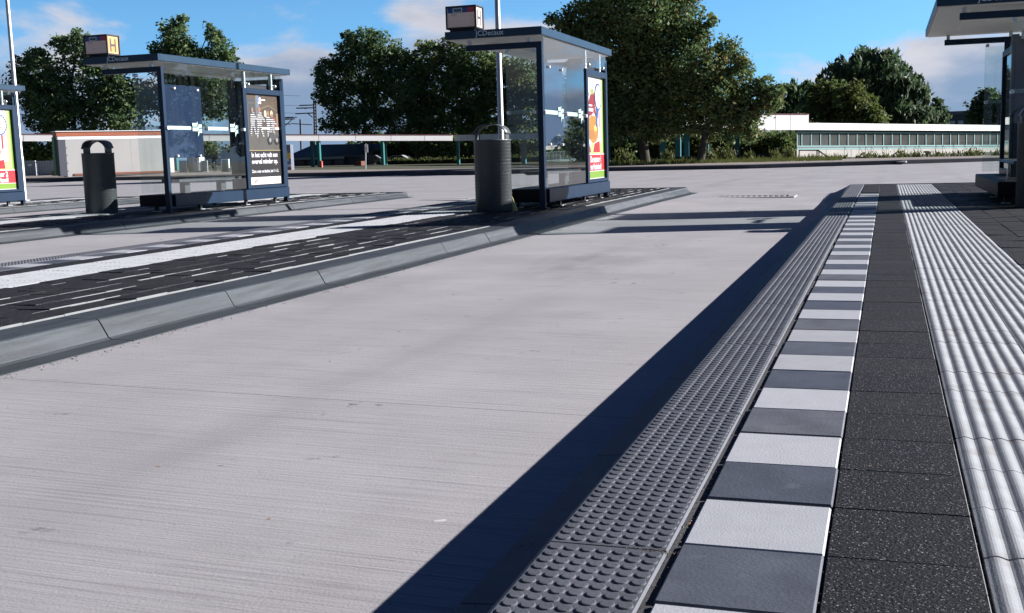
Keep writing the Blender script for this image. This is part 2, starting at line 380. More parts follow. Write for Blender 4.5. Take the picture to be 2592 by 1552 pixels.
    t.links.new(bp.outputs[0], b.inputs['Normal'])
    return mt
ROADM = road_material()
def sm(a, b, x):
    t = min(1, max(0, (x - a) / (b - a))); return t * t * (3 - 2 * t)
xs = []
for k in range(-12, 7):
    o = k * PITCH
    xs += [EDGE_R - PITCH + 0.10 + o, EDGE_L - 0.10 + o]
def lane_z(i): return (-0.117, -0.164)[i % 2]
ys = [-14, -6, 0, 6, 12, 18, 22, 23.5, 25, 26.5, 28, 34, 42, 52, 64, 80]
mb = MB(); nx = len(xs)
vs = [(x, y, lane_z(i) * (1 - sm(22, 28, y)) - 0.135 * sm(22, 28, y)) for y in ys for i, x in enumerate(xs)]
mb.add(vs, [(j * nx + i, j * nx + i + 1, (j + 1) * nx + i + 1, (j + 1) * nx + i) for j in range(len(ys) - 1) for i in range(nx - 1)], ROADM)
struct('road', mb)
SOIL = mat('soil_and_grass', (0.05, 0.048, 0.03), 0.95, col2=(0.075, 0.085, 0.035), vscale=0.8, bump=0.02, bscale=6)
mb = MB(); mb.add([(-900, -200, -0.75), (900, -200, -0.75), (900, 1500, -0.75), (-900, 1500, -0.75)], [(0, 1, 2, 3)], SOIL)
struct('ground', mb)

# ------------------------------------------------------------------ platforms
CONC = mat('kerb_concrete', (0.040, 0.048, 0.054), 0.62, var=0.42, vscale=3.0, stretch=(9, 0.5, 9), bump=0.0015, bscale=90, dirt=(5.0, 0.60, (0.095, 0.104, 0.11), 0.45))
STUDC = mat('stud_kerb_concrete', (0.095, 0.102, 0.117), 0.6, var=0.18, vscale=7, bump=0.0008, bscale=150, dirt=(18, 0.66, (0.055, 0.055, 0.06), 0.5))
LIGHTC = mat('worn_sunlit_edge', (0.20, 0.21, 0.21), 0.8, var=0.1)  # pale worn concrete that also carries the look of sunlit edges
GAPM = mat('joint_sand', (0.06, 0.06, 0.062), 0.95, var=0.3, vscale=40)
PAVER = mat('black_basalt_paver', (0.0145, 0.015, 0.0165), 0.7, var=0.75, vscale=110, bump=0.004, bscale=140, speck=(0.34, 0.345, 0.35), speck_scale=400.0, speck_t=0.945, spec=0.22)
TILEW = mat('white_tile', (0.41, 0.425, 0.445), 0.7, var=0.05, vscale=12, bump=0.0008, bscale=200, dirt=(9, 0.66, (0.36, 0.36, 0.37), 0.5))
TILEG = mat('grey_tile', (0.083, 0.092, 0.112), 0.6, var=0.22, vscale=6, bump=0.001, bscale=120, dirt=(14, 0.62, (0.16, 0.17, 0.19), 0.45))
RIBM = mat('white_ribbed_tile', (0.37, 0.39, 0.40), 0.95, var=0.10, vscale=8, bump=0.0006, bscale=220, dirt=(9, 0.53, (0.27, 0.265, 0.26), 0.6), spec=0.08)

Y0 = 0.3; JOINT0 = 1.814
def tile_rows(p, y_from, y_to, j0=JOINT0):
    k = math.ceil((y_from - j0) / p)
    while j0 + (k + 1) * p <= y_to + 1e-6:
        yield k, j0 + k * p, j0 + (k + 1) * p
        k += 1
# slab body + base
slab = MB(); slab.box(EDGE_L + 0.02, EDGE_R - 0.02, -12, Y_END - 0.03, -0.5, -0.014, GAPM)
slab.box(-0.387, -0.367, -12, Y_END - 0.05, -0.0139, -0.006, GAPM); slab_me = slab.mesh('platform')
# black pavers
pv = MB()
PVAR = [PAVER, PAVER, mat('black_paver_grey', (0.0185, 0.019, 0.0205), 0.72, var=0.7, vscale=100, bump=0.004, bscale=140, speck=(0.30, 0.305, 0.31), speck_scale=370.0, speck_t=0.95, spec=0.22, dirt=(5, 0.56, (0.04, 0.038, 0.037), 0.5)), mat('black_paver_dull', (0.017, 0.0172, 0.0185), 0.75, var=0.6, vscale=120, bump=0.004, bscale=150, speck=(0.36, 0.36, 0.37), speck_scale=430.0, speck_t=0.955, spec=0.2)]
def pavers(x0, x1, nc, y_from, y_to, px=0.0):
    w = (x1 - x0) / nc
    for c in range(nc):
        for k, a, b in tile_rows(0.3, y_from, y_to, JOINT0 + (0.15 if c % 2 else 0)):
            dz = random.uniform(-0.0035, 0.0025) * (0.3 if nc == 1 else 1); xa, xb = x0 + c * w + 0.0015, x0 + (c + 1) * w - 0.0015; ya, yb = (a + 0.0007, b - 0.0007) if nc == 1 else (a + 0.0015, b - 0.0015)
            tx = random.uniform(-0.5, 1) * (0.0006 if nc == 1 else 0.0032); e = 0.0018 if nc == 1 else 0.0026
            z = [dz - tx - 0.003, dz + tx - 0.003]
            top = [(xa + e, ya + e, z[0] + .003), (xb - e, ya + e, z[1] + .003), (xb - e, yb - e, z[1] + .003), (xa + e, yb - e, z[0] + .003)]
            mid = [(xa, ya, z[0]), (xb, ya, z[1]), (xb, yb, z[1]), (xa, yb, z[0])]
            pv.add(top, [(0, 1, 2, 3)], random.choice(PVAR))
            lit_worn = LIGHTC if (nc > 1 and c == nc - 1) or random.random() < 0.62 else PAVER
            bot = [(q[0], q[1], -0.02) for q in mid]
            pv.add(top + mid + bot, [(1, 5, 6, 2), (5, 9, 10, 6)], lit_worn)  # sun-facing side alone takes the pale edge colour
            pv.add(top + mid + bot, [(0, 4, 5, 1), (2, 6, 7, 3), (3, 7, 4, 0), (4, 8, 9, 5), (6, 10, 11, 7), (7, 11, 8, 4)], PAVER)
pavers(-0.095, 0.178, 1, 0.2, Y_END - 0.1)
pavers(0.785, EDGE_R - 0.275, 6, 0.2, Y_END - 0.1)
pavers(-0.365, -0.095, 1, 18.45, Y_END - 0.1)
pv_me = pv.mesh('paving')
# white / grey warning strip
WVAR = [TILEW, mat('white_tile_worn', (0.38, 0.39, 0.405), 0.7, var=0.07, vscale=9, bump=0.0009, bscale=180, dirt=(6, 0.6, (0.33, 0.33, 0.34), 0.5)), mat('white_tile_clean', (0.435, 0.448, 0.468), 0.7, var=0.04, vscale=14, bump=0.0008, bscale=210)]
GVAR = [TILEG, mat('grey_tile_dusty', (0.10, 0.107, 0.122), 0.65, var=0.25, vscale=5, bump=0.001, bscale=130, dirt=(8, 0.56, (0.17, 0.175, 0.19), 0.45)), mat('grey_tile_dark', (0.070, 0.078, 0.098), 0.58, var=0.2, vscale=7, bump=0.001, bscale=120, dirt=(12, 0.64, (0.15, 0.155, 0.17), 0.5))]
ts = MB()
for k, a, b in tile_rows(0.3, 0.2, 18.5):
    mt = random.choice(GVAR) if k % 2 == 0 else random.choice(WVAR)
    dz = random.uniform(-0.002, 0.002); dx = random.uniform(-0.0018, 0.0018)
    ts.box(-0.366 + dx, -0.0985 + dx, a + random.uniform(0.002, 0.0045), b - random.uniform(0.002, 0.0045), -0.03, 0.001 + dz, mt, 0.004)
ts_me = ts.mesh('warning_strip')
# ribbed guide tiles
rb = MB(); NR = 7; RW = 0.298
for col in range(2):
    xo = 0.184 + col * 0.302
    for k, a, b in tile_rows(0.3, 0.2, Y_END - 0.15, JOINT0 + 0.06 + 0.013 * col):
        if abs(a - 17.75) < 0.15: a += 0.12
        dz = random.uniform(-0.0008, 0.0008) - 0.003; ja, jb = a + 0.0026, b - 0.0026
        prof = [(0, -0.02)]
        for i in range(NR * 8 + 1):
            t = i / 8.0; c = 0.5 - 0.5 * math.cos(2 * math.pi * t); prof.append((RW * t / NR, dz + 0.0056 * c ** 0.75 + 0.0012))
        prof.append((RW, -0.02)); n = len(prof)
        vs = [(xo + x, y, z) for y in (ja, jb) for x, z in prof]
        rb.add(vs, [(i, i + 1, n + i + 1, n + i) for i in range(n - 1)], RIBM, False)
        rb.add(vs, [tuple(range(n - 1, -1, -1)), tuple(range(n, 2 * n))], RIBM)
rb_me = rb.mesh('tactile_paving')
# kerb on the boarding side: long concrete units with rows of raised studs on top
sk = MB(); SP = 1.17
def stud(x, y, r=0.0138, h=0.0026, n=18):
    ring = lambda rr, z: [(x + rr * math.cos(2 * math.pi * k / n), y + 1.06 * rr * math.sin(2 * math.pi * k / n), z) for k in range(n)]
    vs = ring(r, -0.0005) + ring(r * 0.96, h * 0.75) + ring(r * 0.84, h)
    fs = [(i * n + k, i * n + (k + 1) % n, (i + 1) * n + (k + 1) % n, (i + 1) * n + k) for i in range(2) for k in range(n)]
    sk.add(vs, fs, STUDC, False); sk.add(vs[2 * n:], [tuple(range(n))], STUDC)
def flare(y): return 0.20 * sm(17.6, 20.0, y)
kk = -8
while 2.066 + kk * SP < Y_END - 0.2:
    a = 2.066 + kk * SP; b = min(a + SP, Y_END - 0.05); kk += 1
    seg = [a + 0.003, (a + b) / 2, b - 0.003]; rows = []
    for y in seg:
        fl = flare(y)
        rows.append([(-0.388, y, -0.2), (-0.388, y, -0.005), (-0.392, y, 0), (-0.622, y, 0), (-0.632 - fl * 0.1, y, -0.006), (-0.648 - fl * 0.3, y, -0.04), (-0.69 - fl, y, -0.128), (-0.73 - fl, y, -0.142), (-0.82 - fl * 0.9, y, -0.150), (-0.82 - fl * 0.9, y, -0.3)])
    n = len(rows[0]); vs = [p for r in rows for p in r]
    sk.add(vs, [(j * n + i, (j + 1) * n + i, (j + 1) * n + i + 1, j * n + i + 1) for j in range(len(rows) - 1) for i in range(n - 1)], STUDC)
    sk.add(vs, [tuple(range(n)), tuple(range(2 * n + n - 1, 2 * n - 1, -1))], STUDC)
    if b > 0.6:
        nr = 32; p = (b - a - 0.02) / nr
        for i in range(nr):
            y = a + 0.01 + (i + 0.5) * p
            if y < 0.6: continue
            for c in range(7): stud(-0.603 + c * 0.0325, y)
sk_me = sk.mesh('stud_kerb')
# plain kerb on the far side, and end kerb
kb = MB(); kk = -14
while 4.587 + kk * SP < Y_END:
    a = 4.587 + kk * SP; b = min(a + SP, Y_END); kk += 1
    if b - a < 0.05: break
    rows = []
    dx = random.uniform(-0.003, 0.003)
    for y in (a + 0.004, b - 0.004):
        lo = sm(18.6, 21.5, y); e = EDGE_R + dx
        rows.append([(e - 0.272, y, -0.3), (e - 0.272, y, -0.011), (e - 0.266, y, -0.008), (e - 0.262, y, -0.0075), (e - 0.016, y, -0.008), (e - 0.004, y, -0.013), (e + 0.008, y, -0.03), (e + 0.05 + 0.04 * lo, y, -0.100), (e + 0.068 + 0.05 * lo, y, -0.109), (e + 0.195 + 0.05 * lo, y, -0.1135), (e + 0.2 + 0.05 * lo, y, -0.3)])
    n = len(rows[0]); vs = rows[0] + rows[1]
    sub = [LIGHTC if i in (0, 1) else CONC for i in range(n - 1)]
    for i in range(n - 1): kb.add(vs, [(i, i + 1, n + i + 1, n + i)], sub[i])
    kb.add(vs, [tuple(range(n - 1, -1, -1)), tuple(range(n, 2 * n))], CONC)
k = 0; x = EDGE_L
while x < EDGE_R:
    x2 = min(x + 1.0, EDGE_R); xa, xb = x + 0.003, x2 - 0.003
    vs = [(q, y, z) for q in (xa, xb) for y, z in ((Y_END - 0.03, -0.3), (Y_END - 0.03, 0.0), (Y_END + 0.16, -0.004), (Y_END + 0.22, -0.11), (Y_END + 0.36, -0.121), (Y_END + 0.36, -0.3))]
    kb.add(vs, [(i, i + 6, i + 7, i + 1) for i in range(5)], CONC); kb.add(vs, [tuple(range(6)), tuple(range(11, 5, -1))], CONC); x = x2
kb_me = kb.mesh('kerb')
islands = [(-3, 0.9), (-2, 0.6), (-1, 0.3), (0, 0.0), (1, -0.3)]
for k, sy in islands:
    for nm, me in (('platform', slab_me), ('paving', pv_me), ('warning_strip', ts_me), ('tactile_paving', rb_me), ('stud_kerb', sk_me), ('kerb', kb_me)):
        struct(nm, me, (k * PITCH, 0.0 if k == 0 else sy * 0.4, 0))

# ------------------------------------------------------------------ shelters
CACHE = {}
def cpart(name, key, fn, parent, label=None):
    if key not in CACHE: mb = MB(); fn(mb); CACHE[key] = mb.mesh(name)
    return part(name, CACHE[key], parent, label)
X_, Y_, Z_ = Vector((1, 0, 0)), Vector((0, 1, 0)), Vector((0, 0, 1))
RX0, RX1, RY0, RY1 = -1.35, 0.03, -0.10, 3.95
def s_roof(mb):
    mb.box(RX0, RX1, RY0, RY0 + 0.05, 2.325, 2.43, ROOFB, 0.004)
    mb.box(RX0, RX1, RY1 - 0.05, RY1, 2.325, 2.43, ROOFB, 0.004)
    mb.box(RX0, RX0 + 0.05, RY0 + 0.05, RY1 - 0.05, 2.325, 2.43, ROOFB, 0.004)
    mb.box(RX1 - 0.05, RX1, RY0 + 0.05, RY1 - 0.05, 2.325, 2.43, ROOFB, 0.004)
    mb.box(RX0 + 0.05, RX1 - 0.05, RY0 + 0.05, RY1 - 0.05, 2.40, 2.424, ROOFB)
def s_soffit(mb):
    mb.box(RX0 + 0.03, RX1 - 0.051, RY0 + 0.051, 1.92, 2.312, 2.36, UNDER, 0.003); mb.box(RX0 + 0.03, RX1 - 0.051, 1.926, RY1 - 0.051, 2.312, 2.36, UNDER, 0.003)
    mb.box(-0.95, -0.80, 0.5, 2.9, 2.296, 2.3115, UNDER)
def s_frame(mb):
    mb.box(-0.085, -0.005, 0.0, 0.07, 0.0, 2.245, NAVY, 0.006); mb.box(-1.09, -0.0855, 0.0, 0.07, 2.165, 2.245, NAVY, 0.006)
    mb.box(-0.115, 0.025, -0.03, 0.10, 0.0, 0.02, BLACKM)
def s_stub(x): return lambda mb: mb.box(x - 0.022, x + 0.022, 0.012, 0.058, 2.2455, 2.3115, GALV)
def s_endglass(mb): mb.box(-0.53, -0.09, 0.03, 0.038, 0.30, 2.12, GLASSD)
def s_endpin(x, z): return lambda mb: mb.tube([(x, -0.012, z), (x, 0.075, z)], 0.025, STEEL, 12)
def s_hatch(mb):
    x = -0.515
    while x < -0.12:
        mb.add([(x, 0.0265, 1.295), (x + 0.008, 0.0265, 1.295), (x + 0.028, 0.0265, 1.345), (x + 0.02, 0.0265, 1.345)], [(0, 1, 2, 3)], MINT); x += 0.017
def s_pane(a, b, z0=0.285, z1=2.305):
    return lambda mb: mb.box(-0.012, -0.003, a, b, z0, z1, GLASS)
def logo(mb, y, z, s=1.0):
    fr = (Vector((0.0, y, z)), Y_, Z_, X_)
    a = [(-.10, .033), (-.10, .062), (0.0, .062), (.0, .092), (.04, .062), (.04, .045), (.01, .021), (-.02, .021), (-.035, .033)]
    mb.poly([(p * s * 1.25, q * s * 1.25) for p, q in [(-.105, .030), (-.105, .075), (-.01, .075), (.012, .098), (.012, .060), (-.012, .030)]], fr, MINT, 0.0005)
    mb.poly([(p * s * 1.25, q * s * 1.25) for p, q in [(-.105, -.028), (-.105, .018), (-.005, .018), (.038, .060), (.105, .060), (.105, .018), (.050, .018), (.008, -.028)]], fr, MINT, 0.0005)
    mb.poly([(p * s * 1.25, q * s * 1.25) for p, q in [(.012, -.040), (.012, -.098), (.045, -.050), (.105, -.050), (.105, .004), (.056, .004)]], fr, MINT, 0.0005)
def s_logo(y): return lambda mb: logo(mb, y, 1.30)
def s_band(y0, y1): return lambda mb: mb.poly([(y0, 0), (y1 - .012, 0), (y1, .012), (y1, .043), (y1 - .012, .055), (y0, .055)], (Vector((0, 0, 1.285)), Y_, Z_, X_), MINT, 0.0005)
def s_wpin(y, z, r): return lambda mb: mb.tube([(-0.05, y, z), (0.022, y, z)], r, WHITEP, 12)
def s_board(mb): mb.box(-0.048, -0.022, 0.085, 1.06, 0.845, 1.98, NAVYD, 0.003)
def s_case(mb):
    y0, y1, z0, z1 = 2.285, 3.645, 0.275, 2.025
    mb.box(-0.27, -0.25, y0 + .01, y1 - .01, z0 + .01, z1 - .01, mat('case_back_glass', (0.006, 0.007, 0.009), 0.02, spec=0.9)); t = 0.105
    mb.box(-0.30, -0.2702, y0, y0 + .07, z0, z1, NAVY, 0.004); mb.box(-0.30, -0.2702, y1 - .07, y1, z0, z1, NAVY, 0.004); mb.box(-0.30, -0.2702, y0 + .07, y1 - .07, z1 - .08, z1, NAVY, 0.004); mb.box(-0.30, -0.2702, y0 + .07, y1 - .07, z0, z0 + .08, NAVY, 0.004)
    mb.box(-0.25, 0.02, y0, y0 + t, z0, z1, NAVY, 0.005); mb.box(-0.25, 0.02, y1 - t, y1, z0, z1, NAVY, 0.005)
    mb.box(-0.25, 0.02, y0 + t, y1 - t, z1 - 0.095, z1, NAVY, 0.005); mb.box(-0.25, 0.02, y0 + t, y1 - t, z0, z0 + 0.05, NAVY, 0.005)
    mb.box(-0.30, -0.21, y0 + 0.02, y0 + 0.1, z1, 2.16, BLACKM); mb.box(-0.2, -0.1, y0 + .1, y1 - .1, 2.0255, 2.10, BLACKM)
    mb.box(-0.28, 0.0, y1 - 0.05, y1 - 0.02, z1, 2.19, NAVY)
    for y in (y0 + .15, y1 - .3): mb.tube([(-0.05, y, 2.0255), (-0.05, y, 2.3055)], 0.035, GALV, 10); mb.ball((0.0, y + .06, 2.09), 0.035, STEEL)
def s_plinth(mb): mb.box(-0.62, -0.034, 0.075, 3.66, 0.092, 0.272, mat('plinth_shaded', (0.004, 0.005, 0.010), 0.55, spec=0.2), 0.012); mb.box(-0.0335, 0.028, 0.115, 3.70, 0.085, 0.268, NAVY, 0.008)  # shade painted in: main box near black, skirt left in navy
def s_foot(y, x): return lambda mb: (mb.box(x - 0.02, x + 0.02, y - 0.03, y + 0.03, 0.0, 0.0915, BLACKM), mb.box(x - 0.05, x + 0.05, y - 0.06, y + 0.06, 0.0, 0.012, GALV))
def s_seat(mb):
    vs = [(-0.43, 0.42, .475), (-0.41, 0.40, .505), (-0.08, 0.40, .505), (-0.08, 0.40, .46), (-0.38, 0.40, .455)]
    n = 5; v2 = [(x, 2.25, z) for x, y, z in vs]
    mb.add(vs + v2, [(i, (i + 1) % n, n + (i + 1) % n, n + i) for i in range(n)] + [tuple(range(n - 1, -1, -1)), tuple(range(n, 2 * n))], DARKGREY)
def s_bleg(y): return lambda mb: mb.box(-0.32, -0.22, y - 0.075, y + 0.075, 0.2725, 0.456, DARKGREY, 0.004)
def s_name(mb): mb.text('JCDecaux', 0.098, -0.90, 2.353, (Vector((0, RY0, 0)), X_, Z_, -Y_), mat('silver_letter', (0.6, 0.66, 0.7), 0.4, metal=0.2), 0.0012, 1.0, bold=0.001)
def s_box(mb):
    x0, x1, y0, y1, z0, z1 = RX0 + 0.005, -0.90, -0.06, 0.25, 2.465, 2.775; e = 0.022
    mb.box(x0 + e, x1 - e, y0 + e, y1 - e, z0 + e, z1 - e, BLACKM)
    for xa in (x0, x1 - e):
        for ya in (y0, y1 - e): mb.box(xa, xa + e, ya, ya + e, z0, z1, BLACKM, 0.004)
    for z in (z0, z1 - e): mb.box(x0 + .003, x1 - .003, y0 + .003, y1 - .003, z, z + e, BLACKM, 0.004)
    mb.box(-1.31, -0.95, 0.0, 0.2, 2.4305, 2.4645, BLACKM)
SIGNBLUE = mat('sign_blue', (0.03, 0.07, 0.24), 0.5); SIGNRED = mat('sign_red', (0.42, 0.05, 0.09), 0.5)
SIGNBEIGE = mat('sign_beige_glow', (0.88, 0.72, 0.66), 0.6, col2=(0.90, 0.64, 0.46), vscale=2.5); INK = mat('ink_dark', (0.03, 0.03, 0.04), 0.7); PALE = mat('pale_print', (0.7, 0.75, 0.78), 0.6)  # beige raised in colour to stand for light through the sign box
def s_linepanel(mb):
    fr = (Vector((-1.318, -0.06 + 0.02, 2.49)), X_, Z_, -Y_); w, h = 0.386, 0.26
    mb.rect(0, 0, w, h * 0.735, fr, SIGNBEIGE, 0.004); mb.rect(0, h * 0.735, w * 0.74, h, fr, SIGNBLUE, 0.004); mb.rect(w * 0.74, h * 0.735, w, h, fr, SIGNRED, 0.004)
    mb.rect(w * 0.20, h * 0.765, w * 0.55, h * 0.98, fr, PALE, 0.005); mb.rect(w * 0.225, h * 0.79, w * 0.525, h * 0.955, fr, mat('sign_teal', (0.06, 0.2, 0.27), 0.5), 0.006)
    mb.rect(w * 0.25, h * 0.80, w * 0.50, h * 0.86, fr, INK, 0.007)
    mb.text('Station', 0.032, w * 0.12, h * 0.615, fr, mat('print_grey_blue', (0.16, 0.13, 0.17), 0.7), 0.006)
    for x in (0.34, 0.62, 0.9): mb.rect(w * x, 0.01, w * x + 0.0012, h * 0.55, fr, mat('grid_line', (0.40, 0.33, 0.30), 0.7), 0.0055)
    for y in (0.3, 0.56): mb.rect(0.01, h * y, w - 0.01, h * y + 0.0012, fr, mat('grid_line', (0.4, .33, .3)), 0.0055)
def s_hpanel(c1, c2, key):
    def f(mb):
        fr = (Vector((-0.90 - 0.02, -0.035, 2.49)), Y_, Z_, X_); w, h = 0.26, 0.26
        mb.rect(0, 0, w, h, fr, mat('h_panel_border_' + key, c1, 0.5), 0.004); mb.rect(0.03, 0.03, w - 0.03, h - 0.03, fr, mat('h_panel_centre_' + key, c2, 0.5, col2=c1, vscale=3.0), 0.005)
        mb.text('H', 0.285, w / 2, 0.028, fr, mat('h_letter', (0.035, 0.03, 0.05), 0.5), 0.007, 0.82, 'CENTER', bold=0.004)
    return f

# posters: outline shapes in the poster's own plane (y right, z up), 1.15 x 1.66 m
PY0, PZ0, PW, PH = 2.39, 0.327, 1.15, 1.60
FRP = (Vector((-0.035, PY0, PZ0)), Y_, Z_, X_)
C = lambda n, c, r=0.45, **k: mat('print_' + n, c, r, spec=0.3, **k)
def snack_poster(num):
    def f(mb):
        lime = C('lime', (0.15, 0.27, 0.028)); wh = C('white', (0.56, 0.56, 0.56)); red = C('red', (0.33, 0.018, 0.022)); blue = C('blue', (0.035, 0.085, 0.24))
        gold = C('gold', (0.30, 0.125, 0.018), col2=(0.38, 0.19, 0.03), vscale=14); dk = C('darkred', (0.20, 0.012, 0.016)); pale = C('palelime', (0.34, 0.44, 0.17)); brown = C('brown', (0.30, 0.13, 0.04))
        w, h = PW, PH
        mb.rect(0, 0, w, h, FRP, wh, 0); mb.poly([(w * .86, .42), (w, .42), (w, h), (w * .88, h), (w * .87, 1.2)], FRP, pale, .001); mb.poly([(w * .94, .42), (w, .42), (w, h), (w * .955, h)], FRP, lime, .002)
        mb.rect(0, .38, w, .56, FRP, pale, .0015)
        # packet of food, dish and golden snack
        mb.poly([(.04, .74), (.09, 1.32), (.56, 1.36), (.68, .80)], FRP, dk, .003); mb.poly([(.30, 1.315), (.33, 1.40), (.5, 1.42), (.52, 1.34)], FRP, C('olive', (0.24, 0.28, 0.05)), .004)
        mb.poly([(.12, 1.24), (.30, 1.38), (.34, 1.36), (.18, 1.20)], FRP, wh, .005)
        mb.rect(.20, 1.14, .42, 1.165, FRP, wh, .0045); mb.rect(.18, 1.06, .48, 1.11, FRP, wh, .0045)
        mb.poly([(.03, .90), (.22, .50), (.46, .60), (.98, .72), (.92, .95), (.3, 1.0)], FRP, wh, .005)
        mb.poly([(.35, 1.0), (.5, 1.05), (.62, .98), (.5, .93)], FRP, wh, .0055)
        mb.poly([(.09, .84), (.16, .94), (.34, 1.0), (.58, .99), (.74, .90), (.80, .77), (.76, .66), (.62, .58), (.42, .56), (.22, .62), (.12, .72)], FRP, gold, .006)
        mb.disc(.36, .70, .13, .07, FRP, brown, .007); mb.disc(.60, .80, .08, .05, FRP, C('crumb', (0.75, 0.5, 0.15)), .007); mb.disc(.5, .67, .06, .03, FRP, brown, .0072)
        mb.poly([(.12, .42), (.10, .58), (.24, .50), (.30, .42)], FRP, red, .006); mb.poly([(.45, .42), (.55, .56), (.86, .60), (.88, .42)], FRP, red, .006)
        # rosette with ribbons
        mb.poly([(.66, 1.15), (.62, .80), (.72, .84), (.78, 1.12)], FRP, blue, .0075); mb.poly([(.80, 1.12), (.79, .78), (.92, .86), (.92, 1.14)], FRP, wh, .0075); mb.poly([(.83, 1.12), (.83, .80), (.88, .83), (.88, 1.12)], FRP, red, .008)
        mb.disc(.80, 1.30, .215, .215, FRP, blue, .0085, 48, .035); mb.disc(.80, 1.30, .185, .185, FRP, wh, .009, 40); mb.disc(.80, 1.30, .135, .135, FRP, C('lilac', (0.62, 0.62, 0.74)), .0095, 40); mb.disc(.80, 1.30, .125, .125, FRP, wh, .010, 40)
        mb.text(num, .25, .80, 1.215, FRP, red, .011, 1.0, 'CENTER', bold=.012); mb.text(num, .25, .80, 1.215, FRP, wh, .0115, 1.0, 'CENTER', bold=-.004)
        # red band with the line
        mb.rect(0, .125, w, .385, FRP, C('bandred', (0.36, 0.02, 0.025)), .009); mb.rect(0, .38, w, .392, FRP, wh, .010); mb.rect(0, .118, w, .128, FRP, wh, .010); mb.rect(0, 0, w, .118, FRP, lime, .009); mb.rect(0, 0, w, .012, FRP, wh, .010)
        mb.text('De nummer ' + num, .135, w / 2, .265, FRP, wh, .011, .92, 'CENTER', bold=.006); mb.text('van Nederland!', .125, w / 2, .15, FRP, wh, .011, .92, 'CENTER', bold=.006)
    return f
def stripe_mat():
    if 'print_stripes' in MATS: return MATS['print_stripes']
    mt = mat('print_stripes', (0.8, 0.8, 0.8), 0.5); t = mt.node_tree; b = t.nodes['Principled BSDF']
    wv = t.nodes.new('ShaderNodeTexWave'); wv.bands_direction = 'Z'; wv.inputs['Scale'].default_value = 8.5; wv.inputs['Distortion'].default_value = 1.2; wv.inputs['Detail'].default_value = 1
    tcn = t.nodes.new('ShaderNodeTexCoord'); t.links.new(tcn.outputs['Object'], wv.inputs['Vector'])
    r = t.nodes.new('ShaderNodeValToRGB'); r.color_ramp.interpolation = 'CONSTANT'; r.color_ramp.elements[0].color = (0.02, 0.02, 0.02, 1); r.color_ramp.elements[1].position = 0.55; r.color_ramp.elements[1].color = (0.40, 0.40, 0.39, 1)
    t.links.new(wv.outputs[0], r.inputs[0]); t.links.new(r.outputs[0], b.inputs['Base Color']); return mt
